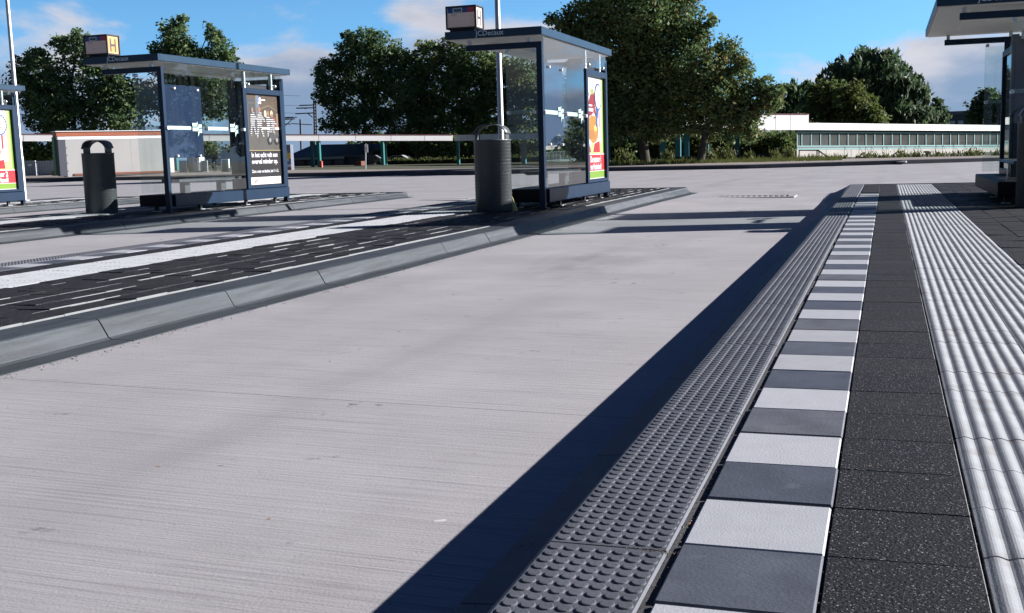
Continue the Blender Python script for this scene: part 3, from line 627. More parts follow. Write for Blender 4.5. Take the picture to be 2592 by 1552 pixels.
def stripes_poster(mb):
    w, h = PW, PH; st = stripe_mat(); dk = C('night', (0.02, 0.018, 0.017)); bn = C('tan', (0.10, 0.085, 0.06)); wh = C('white', (0.56, 0.56, 0.56)); skin = C('skin', (.24, .13, .08)); lamp = C('lamp', (.5, .42, .26)); wal = C('wall', (0.050, 0.036, 0.024), col2=(0.085, .06, .035), vscale=5)
    mb.rect(0, .0, w, h, FRP, dk, 0); mb.rect(0, .62, w, h, FRP, wal, .001)
    mb.poly([(0, .60), (w, .60), (w, .95), (0, 1.0)], FRP, C('street', (0.055, 0.052, 0.044), col2=(0.08, .075, .064), vscale=4), .002)
    mb.rect(.06, .98, .36, 1.52, FRP, C('door', (0.045, 0.05, 0.055)), .003); mb.rect(.09, 1.0, .105, 1.45, FRP, bn, .004); mb.rect(.09, 1.44, .34, 1.455, FRP, bn, .004); mb.rect(.36, 1.0, .42, 1.60, FRP, C('pillar', (.12, .105, .08)), .004); mb.rect(.42, 1.25, .48, 1.6, FRP, C('bluepillar', (0.10, .14, .24)), .004)
    mb.rect(.52, 1.04, 1.10, 1.38, FRP, C('shopfront', (0.06, .045, .035)), .004); mb.poly([(.5, 1.36), (.8, 1.43), (1.1, 1.34), (1.1, 1.32), (.8, 1.40), (.5, 1.33)], FRP, C('arch', (.12, .095, .055)), .005)
    for x in (.68, .90): mb.disc(x, 1.27, .062, .078, FRP, C('lampring', (.05, .035, .02)), .006); mb.disc(x, 1.27, .045, .062, FRP, lamp, .007)
    mb.rect(1.06, .98, 1.13, 1.28, FRP, C('wood', (.2, .13, .075)), .005); mb.rect(.94, 1.0, 1.02, 1.2, FRP, C('shelf', (.25, .06, .05)), .006)
    mb.rect(.46, 1.44, .56, 1.48, FRP, wh, .006); mb.disc(.52, 1.52, .035, .035, FRP, C('badge', (.7, .75, .8)), .006); mb.rect(.57, 1.50, .70, 1.52, FRP, C('badge', (.7, .75, .8)), .006)
    # group of figures in striped suits, one on a moped
    def fig(x, z, s, lean):
        mb.disc(x + .02 * lean, z + .52 * s, .045 * s, .06 * s, FRP, skin, .010, 14)
        mb.poly([(x - .09 * s, z + .28 * s), (x - .08 * s + .03 * lean, z + .45 * s), (x + .07 * s + .03 * lean, z + .47 * s), (x + .11 * s, z + .28 * s), (x + .07 * s, z + .2 * s), (x - .07 * s, z + .18 * s)], FRP, st, .009)
        mb.poly([(x - .08 * s, z + .2 * s), (x - .10 * s - .04 * lean, z - .02), (x - .04 * s - .04 * lean, z - .02), (x, z + .2 * s)], FRP, st, .0085)
        mb.poly([(x, z + .2 * s), (x + .06 * s + .05 * lean, z), (x + .12 * s + .05 * lean, z), (x + .08 * s, z + .22 * s)], FRP, st, .0085)
        mb.poly([(x + .08 * s, z + .44 * s), (x + .22 * s, z + .32 * s), (x + .20 * s, z + .27 * s), (x + .06 * s, z + .36 * s)], FRP, st, .0095)
    fig(.23, .90, .82, .4); fig(.46, .86, .92, .8); fig(.78, .84, .84, -.5)
    mb.rect(.55, .99, .80, 1.03, FRP, wh, .0105); mb.rect(.98, .99, 1.14, 1.03, FRP, wh, .0105)
    for x in (.80, 1.04): mb.disc(x, .80, .085, .085, FRP, C('tyre', (.015, .015, .015)), .010, 20); mb.disc(x, .80, .04, .04, FRP, C('hub', (.2, .2, .2)), .0105, 14)
    mb.poly([(.78, .80), (.80, .92), (.95, .92), (1.08, .86), (1.06, .80)], FRP, C('scooter', (.05, .05, .05)), .0102); fig(.90, .86, .72, .3)
    # lower panel with the message
    mb.rect(0, 0, w, .62, FRP, C('black', (0.013, 0.012, 0.012)), .011); mb.rect(0, .612, w, .622, FRP, C('goldline', (.35, .28, .12)), .012)
    mb.text('In het echt valt een', .118, w / 2, .50, FRP, wh, .0125, .98, 'CENTER', bold=.003); mb.text('overval minder op.', .118, w / 2, .385, FRP, wh, .0125, 1.0, 'CENTER', bold=.003)
    mb.text('Ziet u iets verdachts, bel 1-1-2.', .073, w / 2, .225, FRP, wh, .0125, 1.0, 'CENTER', bold=.0015)
    mb.rect(.05, .015, w - .05, .145, FRP, wh, .0125); mb.poly([(.18, .08), (.34, .115), (.34, .10), (.25, .07), (.20, .03)], FRP, C('swoosh', (.45, .14, .1)), .0132)
    for x, l in ((.4, .2), (.63, .14), (.80, .1), (.93, .1)): mb.rect(x, .093, x + l, .108, FRP, C('smallprint', (.4, .38, .38)), .0132)
def dark_poster(mb): mb.rect(0, 0, PW, PH, FRP, C('night', (0.02, 0.018, 0.017)), 0)

def shelter(k, label, poster, hpanel):
    X = -4.4 + 6.2 * (k - 2) - (0.13 if k == 0 else 0) + (0.08 if k == 3 else 0); Y = 14.77 - 0.30 * (k - 2)
    t = thing('bus_shelter', label, 'bus shelter', (X, Y, 0), 'bus shelters on the platforms')
    rf = cpart('roof', 'roof', s_roof, t); cpart('soffit', 'soffit', s_soffit, rf); cpart('maker_name', 'name', s_name, rf)
    for yo in (0.0, 3.66):
        fr = cpart('end_frame', 'frame', s_frame, t); fr.location.y = yo
        cpart('bracket', 'stub1', s_stub(-1.04), fr); cpart('bracket', 'stub2', s_stub(-0.19), fr); cpart('end_pane', 'endglass', s_endglass, fr)
        for i, (x, z) in enumerate(((-0.50, 2.13), (-0.50, 1.315), (-0.125, 2.13), (-0.125, 1.315))): cpart('pane_fitting', 'endpin%d' % i, s_endpin(x, z), fr)
        cpart('hatched_strip', 'hatch', s_hatch, fr)
    p1 = cpart('wall_pane', 'pane1', s_pane(0.078, 1.170), t); p2 = cpart('wall_pane', 'pane2', s_pane(1.176, 2.278), t); cpart('wall_pane', 'pane3', s_pane(2.284, 3.64, 2.07), t)
    cpart('railway_logo', 'logo1', s_logo(0.87), p1); cpart('railway_logo', 'logo2', s_logo(1.98), p2); cpart('mint_band', 'band1', s_band(0.07, 0.70), p1); cpart('mint_band', 'band2', s_band(1.19, 1.78), p2)
    
    for i, (y, z, r) in enumerate(((0.06, 1.305, .026), (1.175, 1.305, .026), (2.27, 1.305, .026), (0.30, 1.925, .018), (0.93, 1.92, .018), (0.28, 0.875, .018), (0.90, 0.87, .018))): cpart('pane_fitting', 'wpin%d' % i, s_wpin(y, z, r), p1 if y < 1.0 else p2)
    cpart('information_board', 'board', s_board, t)
    ac = cpart('advertising_case', 'case', s_case, t); cpart('poster', 'poster_' + poster[0], poster[1], ac, poster[2])
    cpart('plinth', 'plinth', s_plinth, t)
    for y in (0.9, 2.3, 3.3): cpart('foot', 'foot%.1f' % y, s_foot(y, -0.06), t)
    for y in (0.35, 2.0): cpart('foot', 'footb%.1f' % y, s_foot(y, -0.5), t)
    be = cpart('bench', 'seat', s_seat, t); cpart('bench_leg', 'bleg1', s_bleg(0.82), be); cpart('bench_leg', 'bleg2', s_bleg(1.88), be)
    sg = cpart('stop_sign', 'box', s_box, t); cpart('line_panel', 'linepanel', s_linepanel, sg); cpart('letter_panel', 'hp_' + hpanel[0], s_hpanel(hpanel[1], hpanel[2], hpanel[0]), sg)
    return t
pale_h = ('pale', (0.62, 0.50, 0.40), (0.66, 0.60, 0.52)); glow_h = ('orange', (0.62, 0.36, 0.14), (0.58, 0.22, 0.012))  # orange set puts the glow of sunlight into the panel colour
P1 = ('snack1', snack_poster('1'), 'lime and white food poster with a number one rosette'); P2 = ('snack2', snack_poster('2'), 'lime and white food poster with a number two rosette')
P3 = ('stripes', stripes_poster, 'dark poster of people in striped suits'); P4 = ('night', dark_poster, None)
shelter(2, 'middle bus shelter with reflecting glass, snack poster with a number 1 rosette', P1, pale_h)
shelter(1, 'navy bus shelter with orange H sign and dark poster of striped suits', P3, glow_h)
shelter(0, 'bus shelter cut off by the left edge, snack poster with a number 2 rosette', P2, glow_h)
shelter(3, 'bus shelter cut off by the right edge, standing on the nearest platform', P4, pale_h)

# ------------------------------------------------------------------ litter bins
def bin_studs(mb):
    R = 0.245
    for i in range(20):
        for k in range(38):
            a = 2 * math.pi * (k + (i % 2) * 0.5) / 38; z = 0.06 + i * 0.0445; r = 0.0075
            c = Vector((R * math.cos(a), R * math.sin(a), z)); o = Vector((math.cos(a), math.sin(a), 0)); s_ = Vector((-math.sin(a), math.cos(a), 0))
            vs = [c + s_ * r, c + Z_ * r, c - s_ * r, c - Z_ * r, c + o * 0.005]
            mb.add(vs, [(0, 1, 4), (1, 2, 4), (2, 3, 4), (3, 0, 4)], BINS, True)
def bin_body(mb):
    n = 40; R = 0.245; H = 0.955
    ring = lambda r, z: [(r * math.cos(2 * math.pi * k / n), r * math.sin(2 * math.pi * k / n), z) for k in range(n)]
    rs = [(R - 0.015, 0.0), (R, 0.012), (R, H - 0.02), (R + 0.006, H - 0.018), (R + 0.006, H), (R - 0.012, H), (R - 0.012, H - 0.25)]
    vs = [p for r, z in rs for p in ring(r, z)]
    mb.add(vs, [(i * n + k, i * n + (k + 1) % n, (i + 1) * n + (k + 1) % n, (i + 1) * n + k) for i in range(len(rs) - 1) for k in range(n)], BINM, True)
    mb.add(ring(R - 0.012, H - 0.25), [tuple(range(n))], BLACKM); bin_studs(mb)
def bin_hood(mb):
    n = 14; W_, T = 0.215, 0.012
    pr = [(W_ * math.cos(math.pi - math.pi * i / n), 1.045 + 0.115 * math.sin(math.pi * i / n) ** 0.9) for i in range(n + 1)]
    pr[0] = (-W_ - 0.02, 1.035); pr[-1] = (W_ + 0.02, 1.035)
    vs = []
    for y in (-0.15, 0.15):
        vs += [(x, y * (1 - 0.35 * (abs(x) / 0.24) ** 2), z) for x, z in pr] + [(x * 0.97, y * (1 - 0.35 * (abs(x) / 0.24) ** 2), z - T) for x, z in pr]
    q = n + 1
    f = [(i, i + 1, 2 * q + i + 1, 2 * q + i) for i in range(n)] + [(q + i + 1, q + i, 3 * q + i, 3 * q + i + 1) for i in range(n)]
    f += [(i + 1, i, q + i, q + i + 1) for i in range(n)] + [(2 * q + i, 2 * q + i + 1, 3 * q + i + 1, 3 * q + i) for i in range(n)] + [(0, 2 * q, 3 * q, q), (n, q + n, 3 * q + n, 2 * q + n)]
    mb.add(vs, f, BINM, True)
def bin_leg(sg): return lambda mb: mb.box(sg * 0.205 - 0.012, sg * 0.205 + 0.012, -0.075, 0.075, 0.9555, 1.05, BINM, 0.004)
def bin_sticker(mb): mb.box(0.194, 0.216, -0.0775, -0.0755, 1.0, 1.04, WHITEP)
def litter_bin(x, y, label):
    t = thing('litter_bin', label, 'bin', (x, y, 0), 'litter bins beside the shelters', 0.0)
    cpart('body', 'bin_body', bin_body, t)
    cpart('hood', 'bin_hood', bin_hood, t); cpart('hood_support', 'bin_l', bin_leg(-1), t); cpart('hood_support', 'bin_r', bin_leg(1), t); cpart('sticker', 'bin_st', bin_sticker, t)
litter_bin(-5.0, 14.35, 'grey studded litter bin in front of the middle bus shelter, yellow bag at its foot')
litter_bin(-11.92, 15.12, 'grey studded litter bin with arched hood in front of the pale cabin wall')
litter_bin(1.655, 14.05, 'grey litter bin cut off by the right edge of the photo')
BAG = mat('yellow_paper', (0.62, 0.55, 0.22), 0.7, var=0.15, vscale=14)
mb = MB(); bp_ = []
for i, (w_, z) in enumerate(((0.05, 0.0), (0.055, 0.04), (0.04, 0.11), (0.015, 0.19))):
    for j in range(8):
        a = 2 * math.pi * j / 8; rr = random.uniform(0.75, 1.15); bp_.append((w_ * rr * math.cos(a) - 0.012 * i, 0.5 * w_ * rr * math.sin(a), z))
mb.add(bp_, [(i * 8 + j, i * 8 + (j + 1) % 8, (i + 1) * 8 + (j + 1) % 8, (i + 1) * 8 + j) for i in range(3) for j in range(8)] + [tuple(range(24, 32))], BAG)
tag(link('paper_bag', mb.mesh('paper_bag'), None, (-4.735, 14.42, 0.0)), 'crumpled yellow paper bag leaning against the middle litter bin', 'bag')

# ------------------------------------------------------------------ light poles
def light_pole(p, h, label):
    t = thing('light_pole', label, 'lamp post', p, 'light poles on the platforms')
    mb = MB(); mb.tube([(0, 0, 0), (0, 0, 1.0), (0, 0, 1.02), (0, 0, h)], [0.062, 0.06, 0.052, 0.034], GALV, 14); part('pole', mb, t)
    mb = MB(); mb.tube([(0, 0, 0), (0, 0, 0.02)], 0.13, GALV, 14); part('base_plate', mb, t)
    mb = MB(); mb.bar((0, 0, h), (0.0, -0.9, h + 0.08), 0.05, 0.05, GALV); part('arm', mb, t)
    mb = MB(); mb.box(-0.13, 0.13, -1.5, -0.85, h + 0.04, h + 0.14, GALV, 0.03); part('lamp_head', mb, t)
light_pole((at(1268.7, 352, 19.3).x, 19.3, 0), 8.0, 'tall grey light pole rising behind the middle bus shelter')
light_pole((at(38.5, 235, 21.2).x, 21.2, 0), 8.0, 'tall pale light pole at the left edge in front of the tree')

# ------------------------------------------------------------------ drains in the roadway, litter
DRAINL = mat('drain_concrete', (0.34, 0.335, 0.34), 0.7, var=0.1)
def drain(u, v, label):
    p = on(u, v, -0.132); t = thing('drain_cover', label, 'drain', (p.x, p.y, -0.132), 'drains in the roadway')
    mb = MB()
    for a, b, c, d in ((-0.72, 0.72, 0.26, 0.40), (-0.85, -0.7205, -0.26, 0.40), (0.7205, 0.85, -0.26, 0.40), (-0.85, 0.85, -0.4, -0.2605)): mb.box(a, b, c, d, -0.06, 0.005 if c > .2 else 0.002, DRAINL, 0.0015)
    part('frame', mb, t)
    mb = MB()
    for i in range(14): mb.box(-0.70 + i * 0.1, -0.64 + i * 0.1, -0.255, 0.255, -0.05, 0.003, mat('cast_iron', (0.20, 0.195, 0.20), 0.7))
    part('grate', mb, t)
drain(1092, 506, 'drain in the road between the left and middle shelters'); drain(1893, 497, 'drain in the road left of the nearest platform end')
LEAF1 = mat('dry_leaf', (0.30, 0.17, 0.07), 0.8, var=0.3, vscale=30)
def scrap(u, v, z, s, mt, label, group, nm, cat):
    p = on(u, v, z); mb = MB(); n = 8; a0 = random.uniform(0, 6)
    top = [(s * (1 + 0.3 * random.uniform(-1, 1)) * math.cos(2 * math.pi * k / n), 0.55 * s * math.sin(2 * math.pi * k / n), 0.0012 + 0.06 * s * abs(math.cos(2 * math.pi * k / n)) * random.uniform(.3, 1)) for k in range(n)]
    mb.add(top + [(x, y, z_ - 0.0015) for x, y, z_ in top], [tuple(range(n)), tuple(range(2 * n - 1, n - 1, -1))] + [(k, k + n, (k + 1) % n + n, (k + 1) % n) for k in range(n)], mt)
    o = link(nm, mb.mesh(nm), None, p); o.rotation_euler = (0, 0, a0); tag(o, label, cat, group)
def lz(u, v):
    x = on(u, v, -.14).x; return -0.117 - 0.047 * min(1, max(0, (x + 3.68) / 2.95))
for u, v in ((1116, 1319), ): scrap(u, v, lz(u, v) - 0.001, 0.016, mat('shell_white', (0.6, 0.6, 0.58), 0.7), 'small curled white scrap on the road near the kerb shadow', None, 'paper_scrap', 'litter')
for u, v in ((835, 915), (1200, 1150), (680, 1315), (1010, 840), (400, 1182), (1330, 690)):
    scrap(u, v, lz(u, v) - 0.001, random.uniform(0.007, 0.010), LEAF1, 'small dry leaf lying on the concrete lane', 'dry leaves on the concrete', 'dry_leaf', 'leaf')
for u, v in ((2200, 1180), (2420, 1010), (1745, 1325)):
    scrap(u, v, 0.0, random.uniform(0.003, 0.005), LEAF1, 'tiny leaf crumb on the nearest platform paving', 'leaf crumbs on the platform', 'leaf_crumb', 'leaf')

# sand and grit gathered in the joints of the nearest platform
V = []
def grain(x, y, z, r):
    d = rng.normal(size=(4, 3)); d /= np.linalg.norm(d, axis=1)[:, None]; p = np.array([x, y, z])
    for i, j, k in ((0, 1, 2), (0, 3, 1), (1, 3, 2), (2, 3, 0)): V.extend([p + d[i] * r, p + d[j] * r, p + d[k] * r])
for _ in range(900): grain(rng.uniform(-0.386, -0.368), 1.2 + 6 * rng.random() ** 2, rng.uniform(-0.006, -0.003), rng.uniform(0.0008, 0.0022))
for _ in range(260): grain(-0.40 + rng.normal() * 0.03 - 0.02 * rng.random(), 2.064 + rng.normal() * 0.006, rng.uniform(-0.002, 0.001), rng.uniform(0.0008, 0.002))
for _ in range(500): grain(rng.choice([-0.097, 0.181]) + rng.normal() * 0.004, 1.2 + 6 * rng.random() ** 2, rng.uniform(-0.006, 0.002), rng.uniform(0.0007, 0.002))
for _ in range(500): x_ = rng.uniform(-0.80, -0.70); grain(x_, 1.5 + 8 * rng.random() ** 1.5, -0.147, rng.uniform(0.001, 0.004))
for _ in range(700): x_ = rng.normal() * .03 - 3.56; grain(x_, 3.5 + 10 * rng.random() ** 1.3, -0.117, rng.uniform(0.002, 0.006))
V = np.array(V); o = link('grit', npmesh('grit', V, np.arange(len(V)).reshape(-1, 3), [mat('sand_grain', (0.30, 0.25, 0.19), .9), mat('dark_grain', (.07, .06, .05), .9)], np.repeat(rng.integers(0, 2, len(V) // 12), 4)))
o['kind'] = 'stuff'; o['label'] = 'sand and grit gathered in the paving joints and along the kerbs'

# ------------------------------------------------------------------ far pavement and kerb
FK = [(-420, 468, 459, 444), (0, 462, 452, 441), (400, 455, 445.5, 434), (721, 448.5, 438, 430.5), (1000, 444.5, 433.5, 428.5), (1210, 443, 430, 426), (1540, 433.5, 422.5, 415), (1900, 427, 416, 408), (2280, 416, 404.5, 398), (2560, 407, 397.5, 391), (3000, 396, 387, 381), (3800, 378, 369, 363)]
PAVE = mat('beige_pavement', (0.26, 0.225, 0.195), 0.85, var=0.15, vscale=1.5); FKERB = mat('dark_kerb', (0.06, 0.06, 0.068), 0.7, var=0.3, vscale=1.2)
edge = [on(u, a, -0.135) for u, a, b, c in FK]
ktop = [at(u, b, e.y + 0.35) for (u, a, b, c), e in zip(FK, edge)]
rear = [at(u, c, e.y + 9.0) for (u, a, b, c), e in zip(FK, edge)]
far = [Vector((r.x * 1.5, r.y + 60, r.z - 0.1)) for r in rear]
n = len(FK)
mb = MB(); mb.add([(p.x, p.y, -0.3) for p in edge] + [(p.x, p.y + 0.02, k.z - 0.02) for p, k in zip(edge, ktop)] + list(ktop), [(i, i + 1, n + i + 1, n + i) for i in range(n - 1)] + [(n + i, n + i + 1, 2 * n + i + 1, 2 * n + i) for i in range(n - 1)], FKERB)
struct('far_kerb', mb)
mb = MB(); mb.add(list(ktop) + list(rear), [(i, i + 1, n + i + 1, n + i) for i in range(n - 1)], PAVE); struct('pavement', mb)
mb = MB(); mb.add(list(rear) + far, [(i, i + 1, n + i + 1, n + i) for i in range(n - 1)], SOIL); struct('verge', mb)
def rear_v(u):
    for (a, *_, c), (b, *_2, d) in zip(FK, FK[1:]):
        if a <= u <= b: return c + (d - c) * (u - a) / (b - a)
    return FK[-1][3]
# light ramp slabs set in the far kerb
for u0, u1, v in ((1797, 1845, 417), (2248, 2293, 409), (1010, 1090, 436)):
    a, b = at(u0, v, on(u0, v + 8, -.135).y + .6), at(u1, v, on(u1, v + 8, -.135).y + .6)
    mb = MB(); mb.add([a, b, b + Vector((.1, 1.4, .05)), a + Vector((.1, 1.4, .05))] + [q - Vector((0, 0, .06)) for q in (a, b, b + Vector((.1, 1.4, .05)), a + Vector((.1, 1.4, .05)))], [(0, 1, 2, 3), (0, 4, 5, 1), (1, 5, 6, 2), (3, 7, 4, 0)], DRAINL)
    struct('kerb_ramp', mb)

# ------------------------------------------------------------------ canopies, glazed wall
FASC = mat('white_fascia', (0.74, 0.73, 0.71), 0.5, var=0.05, vscale=1.2); TEAL = mat('teal_paint', (0.02, 0.165, 0.15), 0.45); TEALD = mat('teal_paint_shaded', (0.03, 0.16, 0.20), 0.5)  # second teal is a bluer copy with shade in it, for shaded posts
SEAM = mat('seam_dark', (0.30, 0.30, 0.29), 0.7); CEIL = mat('canopy_ceiling', (0.10, 0.115, 0.12), 0.7); ROOFT = mat('roof_felt', (0.06, 0.03, 0.03), 0.9)
def canopy(label, a, b, depth, posts, seams, name='canopy', post_mat=None, group=None):
    """a,b = (u, v_top, v_bottom, Y) at the two ends"""
    t = thing(name, label, 'canopy', at(a[0], rear_v(a[0]), a[3]), group); o = Vector(t.location)
    A0, A1, B0, B1 = at(a[0], a[1], a[3]) - o, at(a[0], a[2], a[3]) - o, at(b[0], b[1], b[3]) - o, at(b[0], b[2], b[3]) - o
    d = (B0 - A0); d.z = 0; d.normalize(); nb = Vector((-d.y, d.x, 0))
    if nb.y < 0: nb = -nb
    mb = MB(); q = [A1, B1, B0, A0]; bk = [p + nb * 0.12 for p in q]
    mb.add(q + bk, [(0, 1, 2, 3), (7, 6, 5, 4), (3, 2, 6, 7), (0, 4, 5, 1), (0, 3, 7, 4), (1, 5, 6, 2)], FASC); part('fascia', mb, t)
    mb = MB()
    for s in seams:
        p, r = A0.lerp(B0, s), A1.lerp(B1, s); mb.add([p - nb * .004 - d * .012, p - nb * .004 + d * .012, r - nb * .004 + d * .012, r - nb * .004 - d * .012], [(0, 1, 2, 3)], SEAM)
    if seams: part('panel_seam', mb, t)
    mb = MB(); up = [A0.lerp(A1, .1) + nb * .12, B0.lerp(B1, .1) + nb * .12]; dn = [A0.lerp(A1, .75) + nb * .12, B0.lerp(B1, .75) + nb * .12]
    bb = [up[0], up[1], up[1] + nb * depth, up[0] + nb * depth, dn[0], dn[1], dn[1] + nb * depth, dn[0] + nb * depth]
    mb.add(bb, [(0, 1, 2, 3)], ROOFT); mb.add(bb, [(7, 6, 5, 4), (3, 2, 6, 7), (0, 3, 7, 4), (1, 5, 6, 2)], CEIL); part('roof', mb, t)
    mb = MB(); r0, r1 = A0 + nb * .06, B0 + nb * .06; mb.bar(r0 + Z_ * .02, r1 + Z_ * .02, .2, .04, mat('red_roof_edge', (0.16, 0.02, 0.02), .7)); part('roof_edge', mb, t)
    for s, w, back, pm in posts:
        mb = MB(); p = A1.lerp(B1, s) + nb * (0.2 + back) + Z_ * (.12 if back < 1 else .1)
        gz = -0.3
        mb.bar((p.x, p.y, p.z), (p.x, p.y, gz), w, w, pm, up=(0, 1, 0)); part('post', mb, t)
    return t
def P_(u):
    """fraction along the left canopy that shows at photo column u"""
    a, b = at(-160, 350, 58), at(1146, 350, 84); c = at(u, 350, 60); t_ = Vector((c.x - CAM[0], c.y - CAM[1]))
    d = b - a; den = d.x * t_.y - d.y * t_.x
    return (-(a.x - CAM[0]) * t_.y + (a.y - CAM[1]) * t_.x) / den
canopy('white edged canopy on teal posts behind the pale cabin and left shelter', (-160, 340, 357.8, 58), (1146, 342, 356.3, 84), 4.0,
       [(P_(808), .23, 0, TEAL), (P_(970), .23, 0, TEAL), (P_(444), .22, 0, TEAL), (P_(822), .22, 3.0, TEALD), (P_(1012), .22, 3.0, TEALD), (P_(200), .3, 0, TEAL)], [P_(q) for q in (60, 160, 260, 350, 440, 530, 620, 720, 807, 900, 990, 1075)], 'walkway_canopy', group='walkway canopies')
canopy('grey shaded stretch of canopy behind the middle shelter', (1150, 342, 357, 83.5), (1640, 329, 345, 66), 4.0,
       [(0.0, .22, 0.1, TEAL), (.40, .28, .2, TEALD), (.82, .26, .1, TEALD)], [.25, .5, .75], 'walkway_canopy', group='walkway canopies')
t5 = canopy('tall white canopy block right of the big oak', (1690, 289, 328, 60), (2047, 290, 329.5, 68), 5.0,
       [(0.03, .30, .6, TEALD), (.10, .28, .2, TEALD), (.19, .28, .6, TEALD), (.29, .26, .2, TEALD), (.62, .26, 1.5, TEALD)], [.12, .25, .37, .50, .62, .75, .86], 'walkway_canopy', group='walkway canopies')
# glazed passage with its long white roof edge
GU0, GU1, GY0, GY1 = 2017, 3100, 60.5, 73.0
def gy(u):
    d = RIGHT * (u - 1296) / F_PX + DOWN * (350 - 776) / F_PX + FWD
    return 68.6 / (1 - 1.6 * d[0] / d[1])
t = thing('glazed_passage', 'long glazed passage with teal frames over a concrete wall and white roof edge', 'building', at(GU0, 409, GY0)); og = Vector(t.location)
def gv(u, a, b): return a + (b - a) * (u - 2017) / (2540 - 2017)
def strip(mb, u0, u1, va, vb, mt, dy=0.0, th=0.15):
    q = [at(u0, gv(u0, *vb), gy(u0)), at(u1, gv(u1, *vb), gy(u1)), at(u1, gv(u1, *va), gy(u1)), at(u0, gv(u0, *va), gy(u0))]
    q = [p - og + Vector((0, dy, 0)) for p in q]; bk = [p + Vector((0, th, 0)) for p in q]
    mb.add(q + bk, [(0, 1, 2, 3), (7, 6, 5, 4), (3, 2, 6, 7), (0, 4, 5, 1), (0, 3, 7, 4), (1, 5, 6, 2)], mt)
CWALL = mat('concrete_wall', (0.40, 0.385, 0.34), 0.85, var=0.16, vscale=0.9, stretch=(1, 1, .5), dirt=(2.2, 0.60, (0.25, 0.24, 0.20), 0.5))
DGLASS = mat('dark_glass', (0.045, 0.05, 0.048), 0.12, col2=(0.10, 0.10, 0.085), vscale=1.1, spec=0.6)
TEALF = mat('pale_teal_frame', (0.16, 0.36, 0.35), 0.5)
mb = MB(); strip(mb, 2036, GU1, (311.2, 317.3), (329.2, 331.8), FASC, -0.5, .7); part('roof_edge', mb, t)
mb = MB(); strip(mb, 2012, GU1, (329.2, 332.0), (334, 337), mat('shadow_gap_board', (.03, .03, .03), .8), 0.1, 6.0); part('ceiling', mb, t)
mb = MB(); strip(mb, GU0, GU1, (334, 337.2), (371, 368.5), DGLASS, 0.12, .08); part('glazing', mb, t)
mb = MB(); strip(mb, GU0, GU1, (333.2, 336.6), (336.2, 339.2), TEALF, 0, .1); strip(mb, GU0, GU1, (369, 366.6), (371.6, 369), TEALF, 0, .1); strip(mb, GU0, GU1, (371.8, 369.2), (376, 371.4), mat('dark_sill', (.06, .09, .09), .6), .03, .2); strip(mb, GU0, GU1, (376.2, 371.6), (379.2, 374), TEALF, -.03, .2); part('window_frame', mb, t)
mul = [2018, 2029.5]; u = 2029.5; st_ = 23.9
while u < GU1: u += st_; st_ *= 0.9905; mul.append(u)
for u in mul: mb = MB(); strip(mb, u - .75, u + .75, (336.3, 339.3), (368.9, 366.5), TEALF, .05, .03); part('mullion', mb, t)
mb = MB(); strip(mb, GU0, GU1, (379.4, 374.2), (413, 405), CWALL, 0.0, .25); part('wall', mb, t)
mb = MB()
for u in (2092.6, 2155.4, 2204.3, 2264.3, 2323, 2368.5, 2424.3, 2478, 2520, 2570, 2615): strip(mb, u - .6, u + .6, (379.6, 374.4), (413, 405), SEAM, -.01, .012)
part('panel_joint', mb, t)
# stair railing
RAIL = mat('brown_rail', (0.09, 0.06, 0.045), .6)
t = thing('stair_railing', 'brown stair handrail sloping down in front of the concrete wall', 'railing', at(2024, 410, 57.5)); o = Vector(t.location); P = lambda u, v: at(u, v, 57.5) - o
mb = MB()
for a, b in (((2023, 380.5), (2072, 380.5)), ((2023, 402), (2070, 402)), ((2070, 381), (2118, 411)), ((2075, 383), (2112, 411)), ((2070, 402), (2090, 414))): mb.tube([P(*a), P(*b)], .03, RAIL, 8)
part('rail', mb, t)
for u in (2023, 2068, 2073): mb = MB(); mb.tube([P(u, 380), P(u, 416)], .03, RAIL, 8); part('rail_post', mb, t)
# mushroom garden lamp
t = thing('garden_lamp', 'low mushroom shaped lamp standing among shrubs before the wall', 'lamp', at(2347, 405, 58)); o = Vector(t.location)
mb = MB(); mb.tube([(0, 0, -.3), (0, 0, .28)], .05, BINM, 10); part('post', mb, t)
mb = MB(); mb.tube([(0, 0, .22), (0, 0, .34), (0, 0, .36), (0, 0, .40), (0, 0, .43)], [.07, .10, .20, .20, .10], mat('lamp_cap', (.28, .24, .2), .6), 14); part('cap', mb, t)
# dark low wall under the block
mb = MB(); p0, p1 = at(1690, 398, 60.8), at(2012, 385, 62); mb.add([p0, p1, p1 - Z_ * 1.2, p0 - Z_ * 1.2] + [q + Vector((.1, .3, 0)) for q in (p0, p1, p1 - Z_ * 1.2, p0 - Z_ * 1.2)], [(3, 2, 1, 0), (0, 1, 5, 4), (4, 5, 6, 7)], mat('dark_wall', (.035, .035, .045), .9))
tag(link('low_wall', mb.mesh('low_wall')), 'dark low wall beneath the tall white canopy block', 'wall')

# ------------------------------------------------------------------ left background things
def boxpx(name, label, cat, u0, u1, vt, vb, Y, depth, mt, parts=(), group=None, ch=0.0, Y1=None):
    a, b = at(u0, vb, Y), at(u1, vb, Y1 or Y); top = at(u0, vt, Y); w = math.hypot(b.x - a.x, b.y - a.y); h = (top.z - a.z) + 0.12
    t = thing(name, label, cat, ((a.x + b.x) / 2, (a.y + b.y) / 2, min(a.z, b.z) - 0.12), group, math.atan2(b.y - a.y, b.x - a.x))
    mb = MB(); mb.box(-w / 2, w / 2, 0, depth, 0, h, mt, ch); part('body', mb, t)
    return t, w, h
CAB = mat('cabin_panel', (0.33, 0.325, 0.31), .7, var=.05, vscale=.7, dirt=(1.0, .66, (.40, .30, .24), .35)); ORANGE = mat('orange_roof_paint', (0.30, 0.085, 0.035), .6, var=.1); GREENP = mat('green_panel', (0.03, 0.14, 0.045), .5, var=.1)
